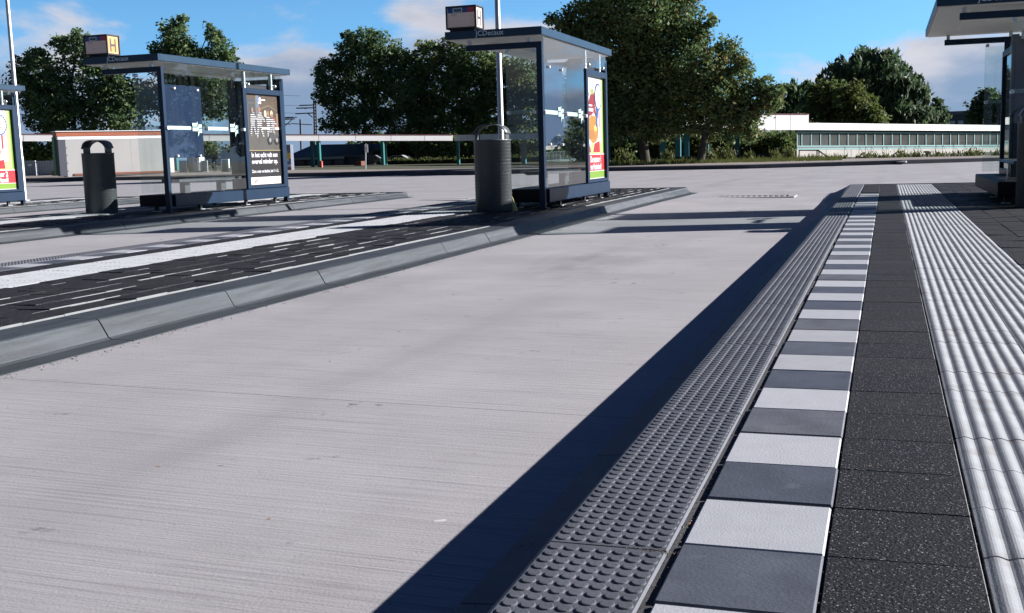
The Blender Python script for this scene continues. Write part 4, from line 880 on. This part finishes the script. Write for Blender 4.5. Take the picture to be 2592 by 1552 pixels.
t, w, h = boxpx('site_cabin', 'pale windowless site cabin with orange roof band and green left side', 'cabin', 171, 431, 337, 434, 53, .8, CAB, Y1=58.0)
mb = MB(); mb.box(-w / 2 - .45, w / 2 + .02, .05, .75, h, h + .27, ORANGE, .02); part('roof_band', mb, t)
mb = MB(); mb.box(-w / 2 - .40, w / 2 - .1, -.02, .3, h - .16, h - .01, WHITEP); mb.box(-w / 2 - .5, w / 2 + .05, -.02, .8, h + .275, h + .31, WHITEP); part('white_trim', mb, t)
mb = MB(); mb.box(-w / 2 - .50, -w / 2 - .01, .4, .78, .1, h - .005, GREENP, .01); part('green_side', mb, t)
mb = MB(); mb.box(-w / 2 - .42, -w / 2 - .005, -.05, .39, .05, h - .17, mat('dark_door', (.05, .055, .07), .6), .01); part('door', mb, t)
mb = MB(); mb.box(-w / 2 + .35, w / 2, -.06, -.002, .06, .17, mat('rust_sill', (.20, .07, .04), .8)); part('sill', mb, t)
mb = MB()
for s in (.62,): mb.box(-w / 2 + w * s, -w / 2 + w * s + .012, -.004, .0, .2, h - .2, SEAM)
for z in (.3, .75, 1.2, 1.6): mb.box(-w / 2 + .03, -w / 2 + .07, -.015, .0, z, z + .04, BLACKM)
part('panel_joint', mb, t)
FEN = mat('grey_sheet_steel', (0.33, 0.38, 0.40), .45, metal=.3, var=.1)
def fence(u0, u1, vt, vb, Y, label):
    a, b = at(u0, vb, Y), at(u1, vt, Y); w = b.x - a.x; h = b.z - a.z + .1
    t = thing('fence_panel', label, 'fence', (a.x, Y, a.z - .1), 'grey fence panels'); nn = max(4, int(w / .2)); mb = MB(); vs = []
    for i in range(nn * 4 + 1):
        x = w * i / (nn * 4); y = (0, .0, .07, .07)[i % 4]; vs += [(x, y, .05), (x, y, h - .05)]
    mb.add(vs, [(2 * i, 2 * i + 2, 2 * i + 3, 2 * i + 1) for i in range(nn * 4)], FEN); part('sheet', mb, t)
    mb = MB(); mb.box(0, w, -.03, .1, h - .05, h, FEN); mb.box(0, w, -.03, .1, 0, .05, FEN); part('rail', mb, t)
    for x in (0, w): mb = MB(); mb.tube([(x, .03, -.1), (x, .03, h)], .04, GALV, 8); part('post', mb, t)
    return t
t = fence(57, 88, 406.5, 441, 61, 'ribbed grey fence panel nearest the left shelter, small white plate on it'); mb = MB(); mb.box(.55, .85, -.05, -.032, .62, .76, WHITEP); part('plate', mb, t)
fence(96, 143, 406.5, 441, 61, 'ribbed grey fence panel just left of the green cabin side'); fence(455, 471, 406, 433, 60, 'short grey fence panel seen below the navy board'); fence(508, 523, 406, 431, 60, 'short grey fence panel right of the small pale cabinet')
boxpx('timber_beam', 'squared timber beam lying on the pavement before the cabin door', 'timber', 131, 178, 431, 439, 57, .3, mat('raw_timber', (.30, .22, .12), .8, var=.2, vscale=3), ch=.01)
boxpx('utility_cabinet', 'olive cabinet seen under the navy information board', 'cabinet', 477, 490, 396, 431, 60, .5, mat('olive_paint', (.22, .21, .13), .6), ch=.01)
t, w, h = boxpx('utility_cabinet', 'grey cabinet with a bright side right of the olive cabinet', 'cabinet', 490, 506, 395, 431, 59.8, .6, mat('grey_cabinet', (.30, .30, .30), .6), ch=.01)
mb = MB(); mb.box(w / 2 - .13, w / 2 + .01, -.02, .5, .1, h - .02, WHITEP); part('side_panel', mb, t)
boxpx('concrete_pillar', 'cream pillar right of the cabin seen under the navy board', 'pillar', 423, 432, 396, 432, 60, .4, mat('cream_pillar', (.5, .48, .40), .7))
t, w, h = boxpx('notice_board', 'green notice board in a pale frame behind the left shelter glass', 'notice board', 563, 578, 405, 431, 60, .06, mat('green_board', (.06, .17, .09), .5))
mb = MB(); mb.box(-w / 2 - .06, -w / 2, -.02, .1, -.1, h + .06, WHITEP); mb.box(w / 2, w / 2 + .06, -.02, .1, -.1, h + .06, WHITEP); mb.box(-w / 2, w / 2, -.02, .1, h, h + .06, WHITEP); part('frame', mb, t)
# advertising column
t, w, h = boxpx('advertising_column', 'colourful poster covered column beside the far canopy', 'column', 722, 738, 366, 431, 61.5, .35, mat('column_grey', (.14, .16, .2), .6, var=.2))
mb = MB()
for i, c in enumerate([(.5, .1, .08), (.6, .6, .58), (.12, .16, .4), (.62, .60, .58), (.7, .45, .08), (.6, .5, .1), (.3, .32, .3)]): mb.box(-w / 2 + .02 + (.14 * (i % 2)), w / 2 - .02 - (.1 * (i % 3 == 0)), -.012 - .003 * i, -.006 - .003 * i, .15 + i * .17, .31 + i * .17, mat('bill_%d' % i, c, .6))
part('bills', mb, t)
# bus stop flag
t = thing('stop_flag', 'white bus stop flag on a thin pole beneath the far canopy', 'sign', at(925.5, 427, 58)); o = Vector(t.location)
mb = MB(); mb.tube([at(925.5, 428, 58) - o, at(925.5, 364, 58) - o], .035, GALV, 8); part('pole', mb, t)
a, b = at(924.5, 386, 58) - o, at(931.5, 365.5, 58) - o
mb = MB(); mb.box(a.x, b.x, -.05, -.036, a.z, b.z, WHITEP, .003); mb.box(a.x + .02, b.x - .02, -.054, -.051, (a.z + b.z) / 2 - .03, (a.z + b.z) / 2 + .02, mat('flag_grey', (.4, .42, .42), .6)); part('flag', mb, t)
# dark pavilion behind the canopy
DP = mat('pavilion_wall', (.05, .05, .055), .7); t, w, h = boxpx('pavilion', 'dark low pavilion with sloping blue grey roof under the far canopy', 'building', 738, 880, 393, 429, 94, 6, DP)
mb = MB(); z = h; vs = [(-w / 2 - .3, -.6, z), (w / 2 + 2.0, -.6, z - .05), (w / 2 + 2.0, 5, z + 1.0), (-w / 2 - .3, 5, z + 1.1)]; mb.add(vs + [(x, y, q - .15) for x, y, q in vs], [(0, 1, 2, 3), (0, 4, 5, 1), (1, 5, 6, 2), (3, 7, 4, 0)], mat('slate_blue_roof', (.035, .042, .05), .5)); part('roof', mb, t)
mb = MB(); mb.box(-w / 2, w / 2, -.62, -.605, h - .35, h - .1, mat('gutter_grey', (.28, .29, .3), .5)); part('gutter', mb, t)
for x in (-.42, -.2, .05, .28): mb = MB(); mb.box(w * x, w * (x + .16), -.04, -.003, .25, h - .45, mat('pavilion_pane', (.03, .035, .05), .15)); part('window', mb, t)
boxpx('brick_box', 'reddish brown box beside the hedge under the far canopy', 'box', 897, 915, 408, 429, 86, .8, mat('red_brown', (.14, .05, .03), .8, var=.2))
mb = MB(); p = at(813.5, 424, 75); mb.tube([(0, 0, -.4), (0, 0, .45), (0, 0, .5)], [.12, .12, .03], mat('red_glow_paint', (.42, .04, .02), .5), 10); tag(link('peg', mb.mesh('peg'), None, (p.x, p.y, p.z)), 'small red bollard standing for a red glow beside a teal canopy post', 'peg')  # added post; its red paint stands for a small red glow
# parked cars beyond the hedge
def car(u, v, Y, col, label):
    p = at(u, v, Y); t = thing('parked_car', label, 'car', (p.x, Y, p.z - 1.45), 'cars parked beyond the hedge'); pm = mat('car_paint_%d' % int(col[0] * 100), col, .3, coat=.5)
    pr = [(-2.1, .35), (-2.1, .75), (-1.95, .9), (-1.2, 1.0), (-.6, 1.42), (.5, 1.46), (1.35, 1.02), (1.95, .88), (2.12, .7), (2.12, .35)]; mb = MB(); k = len(pr)
    vs = [(x, y * (.86 if z > 1.1 else 1), z) for y in (-.85, .85) for x, z in pr]; mb.add(vs, [tuple(range(k)), tuple(range(2 * k - 1, k - 1, -1))] + [(i, k + i, k + (i + 1) % k, (i + 1) % k) for i in range(k)], pm); part('body', mb, t)
    mb = MB(); mb.add([(-.95, -.865, 1.0), (.95, -.865, 1.0), (.45, -.765, 1.38), (-.55, -.765, 1.36)], [(0, 1, 2, 3)], DGLASS); part('side_window', mb, t)
    for x in (-1.3, 1.35): mb = MB(); mb.tube([(x, -.88, .31), (x, -.68, .31)], .31, BLACKM, 16); part('wheel', mb, t)
for u, v, c, l in ((873, 392, (.5, .5, .5), 'pale car roof showing over the hedge, left of the stop flag'), (945, 393, (.32, .34, .36), 'grey car roof showing over the hedge behind the stop flag'), (1012, 393, (.55, .55, .56), 'whitish car just right of the middle teal post'), (1072, 392, (.12, .10, .14), 'dark car half hidden by the bush under the canopy')): car(u, v, 104, c, l)

# railway masts and wires
MAST = mat('mast_steel', (.12, .12, .13), .6, metal=.3)
def mast(u, vt, vb, Y, w, arms, label):
    t = thing('catenary_mast', label, 'mast', at(u, vb, Y), 'railway masts'); o = Vector(t.location); P = lambda a, b: at(a, b, Y) - o
    mb = MB()
    for s in (-.5, .5): mb.bar(P(u + s * w, vt) , P(u + s * w, vb) - Z_ * 3, .16, .12, MAST, up=(0, 1, 0))
    v = vt + 2
    while v < vb: mb.bar(P(u - w * .5, v), P(u + w * .5, v), .1, .16, WHITEP if w > 2 else MAST); v += 8
    part('post', mb, t)
    for a, b, c, d in arms: mb = MB(); mb.tube([P(a, b), P(c, d)], .07, MAST, 6); part('arm', mb, t)
mast(797, 254, 342, 120, 5.5, [(758, 267, 795, 266), (750, 274, 795, 273), (748, 288, 795, 286), (778, 286, 791, 297), (765, 273, 776, 275)], 'tall lattice railway mast with brackets left of the oak')
mast(760, 302, 342, 160, 1.5, [(722, 297, 752, 297), (720, 303, 748, 301), (738, 313, 790, 316), (722, 318, 740, 302)], 'slim railway mast between the left shelter and lattice mast')
mast(716, 290, 342, 140, 4.5, [(717, 314, 737, 314), (718, 300, 745, 298)], 'railway mast peeping out behind the edge of the poster case')
mb = MB()
for v0, v1 in ((268, 262), (287, 282), (243, 236)): mb.tube([at(-60, v0 - 20 if v0 < 250 else v0 - 40, 150), at(400, v0 - 12, 140), at(758, v0, 120)], .022, MAST, 4)
tag(link('overhead_wire', mb.mesh('overhead_wire')), 'thin railway overhead wires running left from the lattice mast', 'wires')

# distant office
t = thing('office_building', 'distant dark office block between the small pine and right shelter', 'building', at(2428, 330, 190)); o = Vector(t.location); a, b = at(2396, 330, 190) - o, at(2560, 285, 190) - o
mb = MB(); mb.box(a.x, b.x, 0, 14, a.z - 4, b.z, mat('office_wall', (.06, .07, .10), .6)); part('wall', mb, t)
mb = MB(); mb.box(a.x - .2, b.x, -.3, 14.2, b.z + .002, b.z + .5, mat('office_roof', (.12, .14, .2), .5)); part('roof', mb, t)
for i in range(9): mb = MB(); x = a.x + .4 + i * 1.2; mb.box(x, x + .8, -.06, -.003, b.z - 1.75, b.z - .95, mat('office_pane_lit', (.45, .50, .55), .2)); part('window', mb, t)  # pale pane colour stands for lit windows

# ------------------------------------------------------------------ trees
BARK = mat('bark', (.05, .042, .034), .95, var=.3, vscale=6)
def leaf_mat(name, c1, c2, tr=.38):
    return mat(name, c1, .55, col2=c2, vscale=1.3, transl=tr, spec=.25)
L_OAK = leaf_mat('oak_leaves', (.082, .148, .056), (.19, .25, .088)); L_AUT = leaf_mat('browning_leaves', (.125, .135, .045), (.21, .195, .065)); L_DARK = leaf_mat('dark_leaves', (.066, .126, .064), (.142, .21, .09)); L_FIR = leaf_mat('grey_green_leaves', (.072, .115, .070), (.15, .19, .10)); L_OLIVE = leaf_mat('olive_leaves', (.075, .105, .028), (.15, .175, .05)); L_LIGHT = leaf_mat('light_leaves', (.07, .095, .03), (.16, .16, .06))
def leaves(cent, rad, n_per, size, flat=1.0, upright=False):
    """leaf faces around twig centres; returns verts, quads"""
    k = len(cent); tot = k * n_per
    d = rng.normal(size=(tot, 3)); d /= np.linalg.norm(d, axis=1)[:, None]
    r = rng.uniform(0.15, 1, (tot, 1)) ** 0.6
    p = np.repeat(cent, n_per, 0) + d * r * np.repeat(rad, n_per)[:, None] * np.array([1, 1, flat])
    a = rng.normal(size=(tot, 3)); a[:, 2] *= 0.7
    if upright: a[:, 2] = np.abs(a[:, 2]) * 2 + .8
    a /= np.linalg.norm(a, axis=1)[:, None]
    b = np.cross(a, rng.normal(size=(tot, 3))); b /= np.linalg.norm(b, axis=1)[:, None]
    s = rng.uniform(.6, 1.35, (tot, 1)) * size; wd = .34 if upright else .5
    q = np.stack([p - a * s, p + b * s * wd, p + a * s * (1.0), p - b * s * wd], 1)
    return q.reshape(-1, 3)
def tree(label, Y, lobes, base_u, mats, dens=1.0, size=.17, npc=16, name='tree', cat='tree', group=None, trunk_r=.22, upright=False, rim=.55, dscale=.9, base_v=None, limb=True, fat=1.0):
    bv = base_v if base_v else max(rear_v(base_u), 400)
    base = at(base_u, bv, Y); t = thing(name, label, cat, base, group); px = Y / F_PX * 1.02
    cents = []; rads = []; mids = []; LC = []
    for i, (u, v, r) in enumerate(lobes):
        c = np.array(at(u, v, Y)) - np.array(base); R = r * px * fat
        c[1] += rng.uniform(-.6, .6) * R * dscale
        LC.append((c, R))
        k = max(5, int(78 * dens * (R / 1.6) ** 2 / (size / .18) ** 1.6))
        d = rng.normal(size=(k, 3)); d /= np.linalg.norm(d, axis=1)[:, None]
        rr = rng.uniform(rim * .35, 1.0, (k, 1)) ** .5
        cc_ = c + d * rr * R * np.array([1, 1, .92]); cents.append(cc_); rads.append(rng.uniform(.36, 1.0, k) * min(1.0, .35 + R * .33))
    cents = np.concatenate(cents); rads = np.concatenate(rads)
    V = leaves(cents, rads, npc, size, .75, upright); nq = len(V) // 4
    pick = rng.random(len(cents)); mi = np.zeros(len(cents), int)
    acc = 0
    for j, (m_, wgt) in enumerate(mats): mi[(pick >= acc) & (pick < acc + wgt)] = j; acc += wgt
    me = npmesh('crown', V, np.arange(len(V)).reshape(-1, 4), [m_ for m_, _ in mats], np.repeat(mi, npc))
    part('crown', me, t)
    # trunk and limbs
    tops = sorted(LC, key=lambda q: -q[0][2]); mb = MB(); cz = np.mean([c[2] for c, _ in LC]); cx = np.mean([c[0] for c, _ in LC]); top = Vector((cx * .8, 0, max(c[2] for c, _ in LC) * .82))
    fork = Vector((top.x * .25, 0, max(.6, min(c[2] - R for c, R in LC) + .7)))
    mb.tube([(0, 0, -.5), (0, 0, 0), fork, fork.lerp(top, .5) + Vector((.15, .1, 0)), top], [trunk_r * 1.25, trunk_r, trunk_r * .8, trunk_r * .45, .03], BARK, 9)
    part('trunk', mb, t)
    if limb:
        mb = MB()
        for c, R in LC:
            c = Vector(c); s = fork.lerp(top, min(.75, max(0.0, (c.z - fork.z) / max(.5, top.z - fork.z) * .55))); mid = s.lerp(c, .55) + Vector((rng.uniform(-.2, .2), rng.uniform(-.2, .2), .15 * R))
            mb.tube([s, mid, c], [trunk_r * .34, trunk_r * .2, .025], BARK, 6)
            for _ in range(5):
                e = c + Vector(rng.normal(size=3)).normalized() * R * .85; mb.tube([mid.lerp(c, rng.uniform(.2, 1)), c.lerp(e, .6) + Vector((0, 0, .1)), e], [.04, .025, .012], BARK, 5)
        part('limbs', mb, t)
    return t
tree('broad loose tree behind the cabin, at the far left', 80, [(110, 185, 62), (185, 128, 45), (75, 235, 48), (150, 245, 70), (235, 150, 40), (245, 200, 52), (275, 250, 60), (318, 250, 50), (20, 285, 34), (110, 295, 55), (200, 305, 70), (330, 300, 50), (150, 110, 24), (200, 92, 18), (95, 150, 26), (60, 190, 22), (300, 205, 30)], 195, [(L_DARK, .62), (L_OAK, .38)], dens=1.05, size=.17, rim=.8, fat=1.25)
tree('tall two topped tree above the left shelter roof', 84, [(440, 78, 30), (455, 110, 38), (422, 135, 36), (480, 140, 40), (540, 92, 22), (545, 130, 34), (400, 165, 34), (500, 180, 55), (440, 205, 60), (540, 200, 46), (575, 145, 20), (560, 250, 55), (470, 270, 65), (400, 250, 45), (600, 160, 12), (460, 55, 16), (535, 70, 12)], 480, [(L_DARK, .55), (L_OAK, .45)], dens=1.1, size=.17, rim=.8, fat=1.18)
tree('airy round tree right of the railway masts', 100, [(920, 108, 32), (880, 130, 34), (965, 125, 38), (848, 185, 38), (915, 185, 60), (985, 180, 46), (1015, 150, 26), (830, 235, 34), (890, 255, 48), (975, 255, 52), (1030, 225, 42), (860, 305, 36), (930, 312, 42), (1010, 310, 44), (810, 205, 14), (820, 255, 16), (840, 155, 18), (940, 85, 13), (876, 92, 13), (815, 315, 16)], 930, [(L_DARK, .60), (L_OAK, .40)], dens=1.05, size=.18, rim=.8, fat=1.22)
tree('dense dark tree seen left of the middle shelter glass', 102, [(1088, 150, 46), (1150, 132, 42), (1205, 155, 55), (1110, 215, 62), (1190, 235, 66), (1265, 200, 66), (1335, 200, 60), (1090, 295, 50), (1170, 305, 54), (1250, 300, 60), (1330, 290, 60), (1060, 200, 30), (1100, 118, 16), (1390, 250, 50), (1050, 260, 44), (1070, 320, 40), (1040, 160, 24)], 1190, [(L_OAK, .45), (L_DARK, .42), (L_AUT, .13)], dens=1.15, size=.19, fat=1.12)
tree('huge oak rising out of the top of the photo', 56, [(1560, -30, 95), (1480, 45, 60), (1630, 20, 95), (1715, 10, 60), (1435, 62, 30), (1560, 110, 100), (1665, 120, 95), (1745, 90, 48), (1510, 190, 70), (1590, 210, 90), (1680, 220, 85), (1540, 280, 62), (1620, 290, 70), (1395, 48, 16), (1475, 110, 55), (1770, 75, 22), (1500, 290, 50), (1800, 50, 18), (1560, 330, 34), (1660, 335, 30), (1470, 230, 50)], 1634, [(L_OAK, .55), (L_DARK, .33), (L_AUT, .12)], dens=1.35, size=.105, npc=20, trunk_r=.26, base_v=412)
tree('spreading oak just right of the huge oak, browning leaves', 55, [(1790, 165, 58), (1855, 195, 50), (1745, 230, 66), (1830, 255, 58), (1905, 245, 42), (1955, 262, 26), (1800, 308, 44), (1880, 300, 44), (1720, 300, 46), (1930, 215, 24), (1875, 150, 24), (1840, 120, 28), (1970, 225, 14), (1900, 335, 22), (1690, 330, 30), (1850, 345, 16)], 1773, [(L_OAK, .52), (L_DARK, .23), (L_AUT, .25)], dens=1.35, size=.105, npc=20, trunk_r=.2, base_v=410)
tree('big feathery willow like tree over the glazed passage', 92, [(2200, 165, 44), (2150, 195, 50), (2240, 185, 50), (2110, 225, 50), (2295, 205, 34), (2190, 240, 66), (2275, 250, 56), (2320, 232, 28), (2060, 250, 36), (2130, 290, 56), (2220, 300, 60), (2300, 300, 50), (2340, 300, 32), (2205, 140, 16), (2245, 140, 14), (2165, 155, 14), (2335, 250, 16), (2320, 205, 12)], 2200, [(L_FIR, .65), (L_DARK, .35)], dens=1.5, size=.30, npc=16, upright=True)
tree('low olive tree before the feathery tree, above the white canopy block', 78, [(2085, 245, 40), (2140, 250, 44), (2180, 275, 40), (2060, 285, 36), (2120, 300, 44), (2210, 300, 36), (2165, 240, 22)], 2130, [(L_OLIVE, .7), (L_OAK, .3)], dens=1.4, size=.17)
tree('dark bushy tree between the oaks and the feathery tree', 96, [(1990, 240, 30), (2030, 240, 34), (1975, 285, 32), (2020, 290, 44), (1950, 300, 30), (2000, 215, 14), (2045, 215, 14)], 2005, [(L_DARK, .9), (L_OAK, .1)], dens=1.3, size=.24, upright=True)
tree('small round topped pine beside the distant office', 100, [(2374, 262, 13), (2368, 280, 13), (2384, 292, 18), (2360, 300, 16), (2375, 310, 20)], 2374, [(L_DARK, .7), (L_FIR, .3)], dens=2.0, size=.16, npc=14)
tree('dark tree seen through the right shelter glass', 105, [(2505, 245, 22), (2490, 270, 32), (2535, 262, 34), (2470, 295, 26), (2520, 300, 40), (2575, 275, 40), (2610, 300, 40)], 2525, [(L_DARK, .8), (L_FIR, .2)], dens=1.3, size=.22)
for i, (u, hh) in enumerate(((2690, 235), (2790, 262), (3180, 262))):
    tree('green tree beyond the right edge, seen only in reflections', 95, [(u, hh, 52), (u - 60, hh + 45, 48), (u + 60, hh + 40, 50), (u, hh + 70, 60)], u, [(L_DARK, .6), (L_OAK, .4)], dens=.7, size=.26, group='trees beyond the right edge', limb=False)
def pj(x, y, z):
    d = np.array([x, y, z]) - CAM; c = d @ FWD; return 1296 + F_PX * (d @ RIGHT) / c, 776 + F_PX * (d @ DOWN) / c
for x in (29, 35, 41, 47, 53, 60, 67):  # unseen trees added to give the shelter glass a dark reflection
    lob = [(*pj(x + dx, 96, z), r / 96 * F_PX) for dx, z, r in ((0, 4, 2.6), (-2, 6.5, 2.4), (2, 6.8, 2.5), (0, 9, 2.6), (-1, 11, 1.8), (1.5, 3, 2.2))]
    u0, v0 = pj(x, 96, -.4); tree('unseen tall tree added to darken the shelter glass reflection', 96, lob, u0, [(L_DARK, .6), (L_OAK, .4)], dens=.5, size=.3, group='unseen trees added for dark reflections', limb=False, base_v=v0)
# shrubs
def shrub(u, v, r, Y, mats, label, group, n=3, size=.12, dens=1.0, upright=False):
    lob = [(u + random.uniform(-.5, .5) * r, v - r * random.uniform(.4, 1.0), r * random.uniform(.55, .9)) for _ in range(n)]
    return tree(label, Y, lob, u, mats, dens=dens * 1.3, size=size, npc=10, name='shrub', cat='shrub', group=group, trunk_r=.012, base_v=v, upright=upright, limb=False)
for i, (u, r) in enumerate(((1580, 16), (1690, 12), (1800, 14), (1835, 18), (1900, 10), (1960, 14), (2000, 12))):
    shrub(u, 408 - (u - 1580) * .012, r * 1.25, 57 + (i % 3) * .6, [(L_LIGHT, .45), (L_OLIVE, .55)], 'scrubby bush on the grass verge under the oaks', 'bushes under the oaks', size=.10, upright=True)
for i, (u, r) in enumerate(((2137, 5), (2174, 7), (2190, 10), (2205, 12), (2233, 7), (2243, 8), (2278, 9), (2290, 8), (2315, 12), (2325, 9), (2368, 9), (2385, 6), (2412, 8), (2440, 11), (2460, 12), (2480, 8), (2525, 10))):
    shrub(u, 407 - (u - 2137) * .022, r * 1.1, 58 + (i % 2) * .5, [(L_LIGHT, .4), (L_OLIVE, .6)], 'small leafy shrub at the foot of the concrete wall', 'shrubs along the concrete wall', n=2, size=.09, upright=True)
for i, (u, v, r) in enumerate(((1850, 372, 26), (1950, 380, 24), (1985, 368, 22), (1905, 385, 30), (1760, 380, 30), (1660, 385, 30), (1560, 385, 26), (1500, 385, 30))):
    shrub(u, v + 22, r * 1.5, 72, [(L_OLIVE, .5), (L_OAK, .5)], 'dim bush in the shade behind the canopy', 'bushes behind the canopy', n=4, size=.16)
for i, (u, v, r) in enumerate(((1080, 372, 24), (1130, 365, 26), (1180, 375, 26), (1230, 372, 28), (1290, 375, 28), (1350, 375, 28), (90, 395, 26), (130, 385, 26), (60, 385, 30), (540, 392, 28), (590, 395, 26))):
    shrub(u, v + 28, r * 1.5, 97 if u > 700 else 76, [(L_OAK, .6), (L_AUT, .2), (L_OLIVE, .2)], 'leafy bush in the shade behind the canopy posts', 'bushes beyond the left canopy', n=4, size=.18)
for i, (u, v, r) in enumerate(((900, 385, 26), (960, 372, 30), (1020, 375, 32), (1100, 380, 36), (1160, 372, 34), (1220, 378, 36), (1290, 372, 36), (1370, 375, 38), (1430, 380, 36))):
    shrub(u, v + 34, r * 1.45, 108, [(L_OAK, .5), (L_DARK, .4), (L_AUT, .1)], 'tall dark bush behind the clipped hedge', 'tall bushes behind the hedge', n=7, size=.26, dens=1.2)
for i, (u, v, r) in enumerate(((1480, 372, 34), (1540, 378, 34), (1610, 372, 34), (1680, 378, 36), (1740, 370, 34), (1800, 378, 36), (1860, 372, 34), (1930, 372, 34), (1985, 378, 32))):
    shrub(u, v + 34, r * 1.45, 84, [(L_OAK, .5), (L_DARK, .4), (L_OLIVE, .1)], 'tall dark bush in the gloom under the canopy by the oaks', 'tall bushes behind the oaks', n=7, size=.2, dens=1.2)
# clipped hedge
t = thing('hedge', 'long clipped hedge behind the teal canopy posts', 'hedge', at(1090, 428, 92)); o = Vector(t.location); a, b = at(960, 428, 92) - o, at(1420, 428, 92) - o
cen = np.stack([rng.uniform(a.x, b.x, 900), rng.uniform(-.4, .4, 900), rng.uniform(-.3, .95, 900)], 1)
part('foliage', npmesh('foliage', leaves(cen, np.full(900, .22), 16, .075), np.arange(900 * 16 * 4).reshape(-1, 4), [L_OLIVE]), t)
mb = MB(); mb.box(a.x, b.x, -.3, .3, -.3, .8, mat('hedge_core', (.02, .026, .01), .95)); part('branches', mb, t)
# grass on the verge
gu = rng.uniform(1490, 2130, 5200); gr = []
for u in gu:
    vv = rear_v(u) + rng.uniform(-2, 5.5); Yg = on(u, vv + 12, -.135).y
    k = rng.uniform(0, 1); p = at(u, rear_v(u), rear[5].y - 0.6) if False else None
    Yk = 51.9 + rng.uniform(.9, 7.5); gr.append((u, Yk))
V = []
for u, Yk in gr:
    f = (Yk - 52.3) / 8.7; vk = None
    for (ua, _, b1, c1), (ub, _, b2, c2) in zip(FK, FK[1:]):
        if ua <= u <= ub: s = (u - ua) / (ub - ua); vk = (b1 + (b2 - b1) * s) * (1 - f) + (c1 + (c2 - c1) * s) * f; break
    p = np.array(at(u, vk, Yk)); h = rng.uniform(.06, .26) * (1.5 if rng.random() < .12 else 1); d = rng.normal(size=2) * .05; w = .022
    V += [p + [-w, 0, -.04], p + [w, 0, -.04], p + [d[0] + w * .3, d[1], h], p + [d[0] - w * .3, d[1], h]]
V = np.array(V); o = link('grass', npmesh('grass', V, np.arange(len(V)).reshape(-1, 4), [L_OLIVE, L_LIGHT], rng.integers(0, 2, len(V) // 4))); o['kind'] = 'stuff'; o['label'] = 'rough grass on the verge under the oaks'
a0, a1, b0, b1 = at(1480, 422.5, 52.6), at(2140, 410, 52.6), at(1480, 412, 62), at(2140, 402, 62)
mb = MB(); e = Vector((0, 0, .03)); mb.add([a0 + e, a1 + e, b1 + e, b0 + e], [(0, 1, 2, 3)], SOIL); struct('grass_soil', mb)
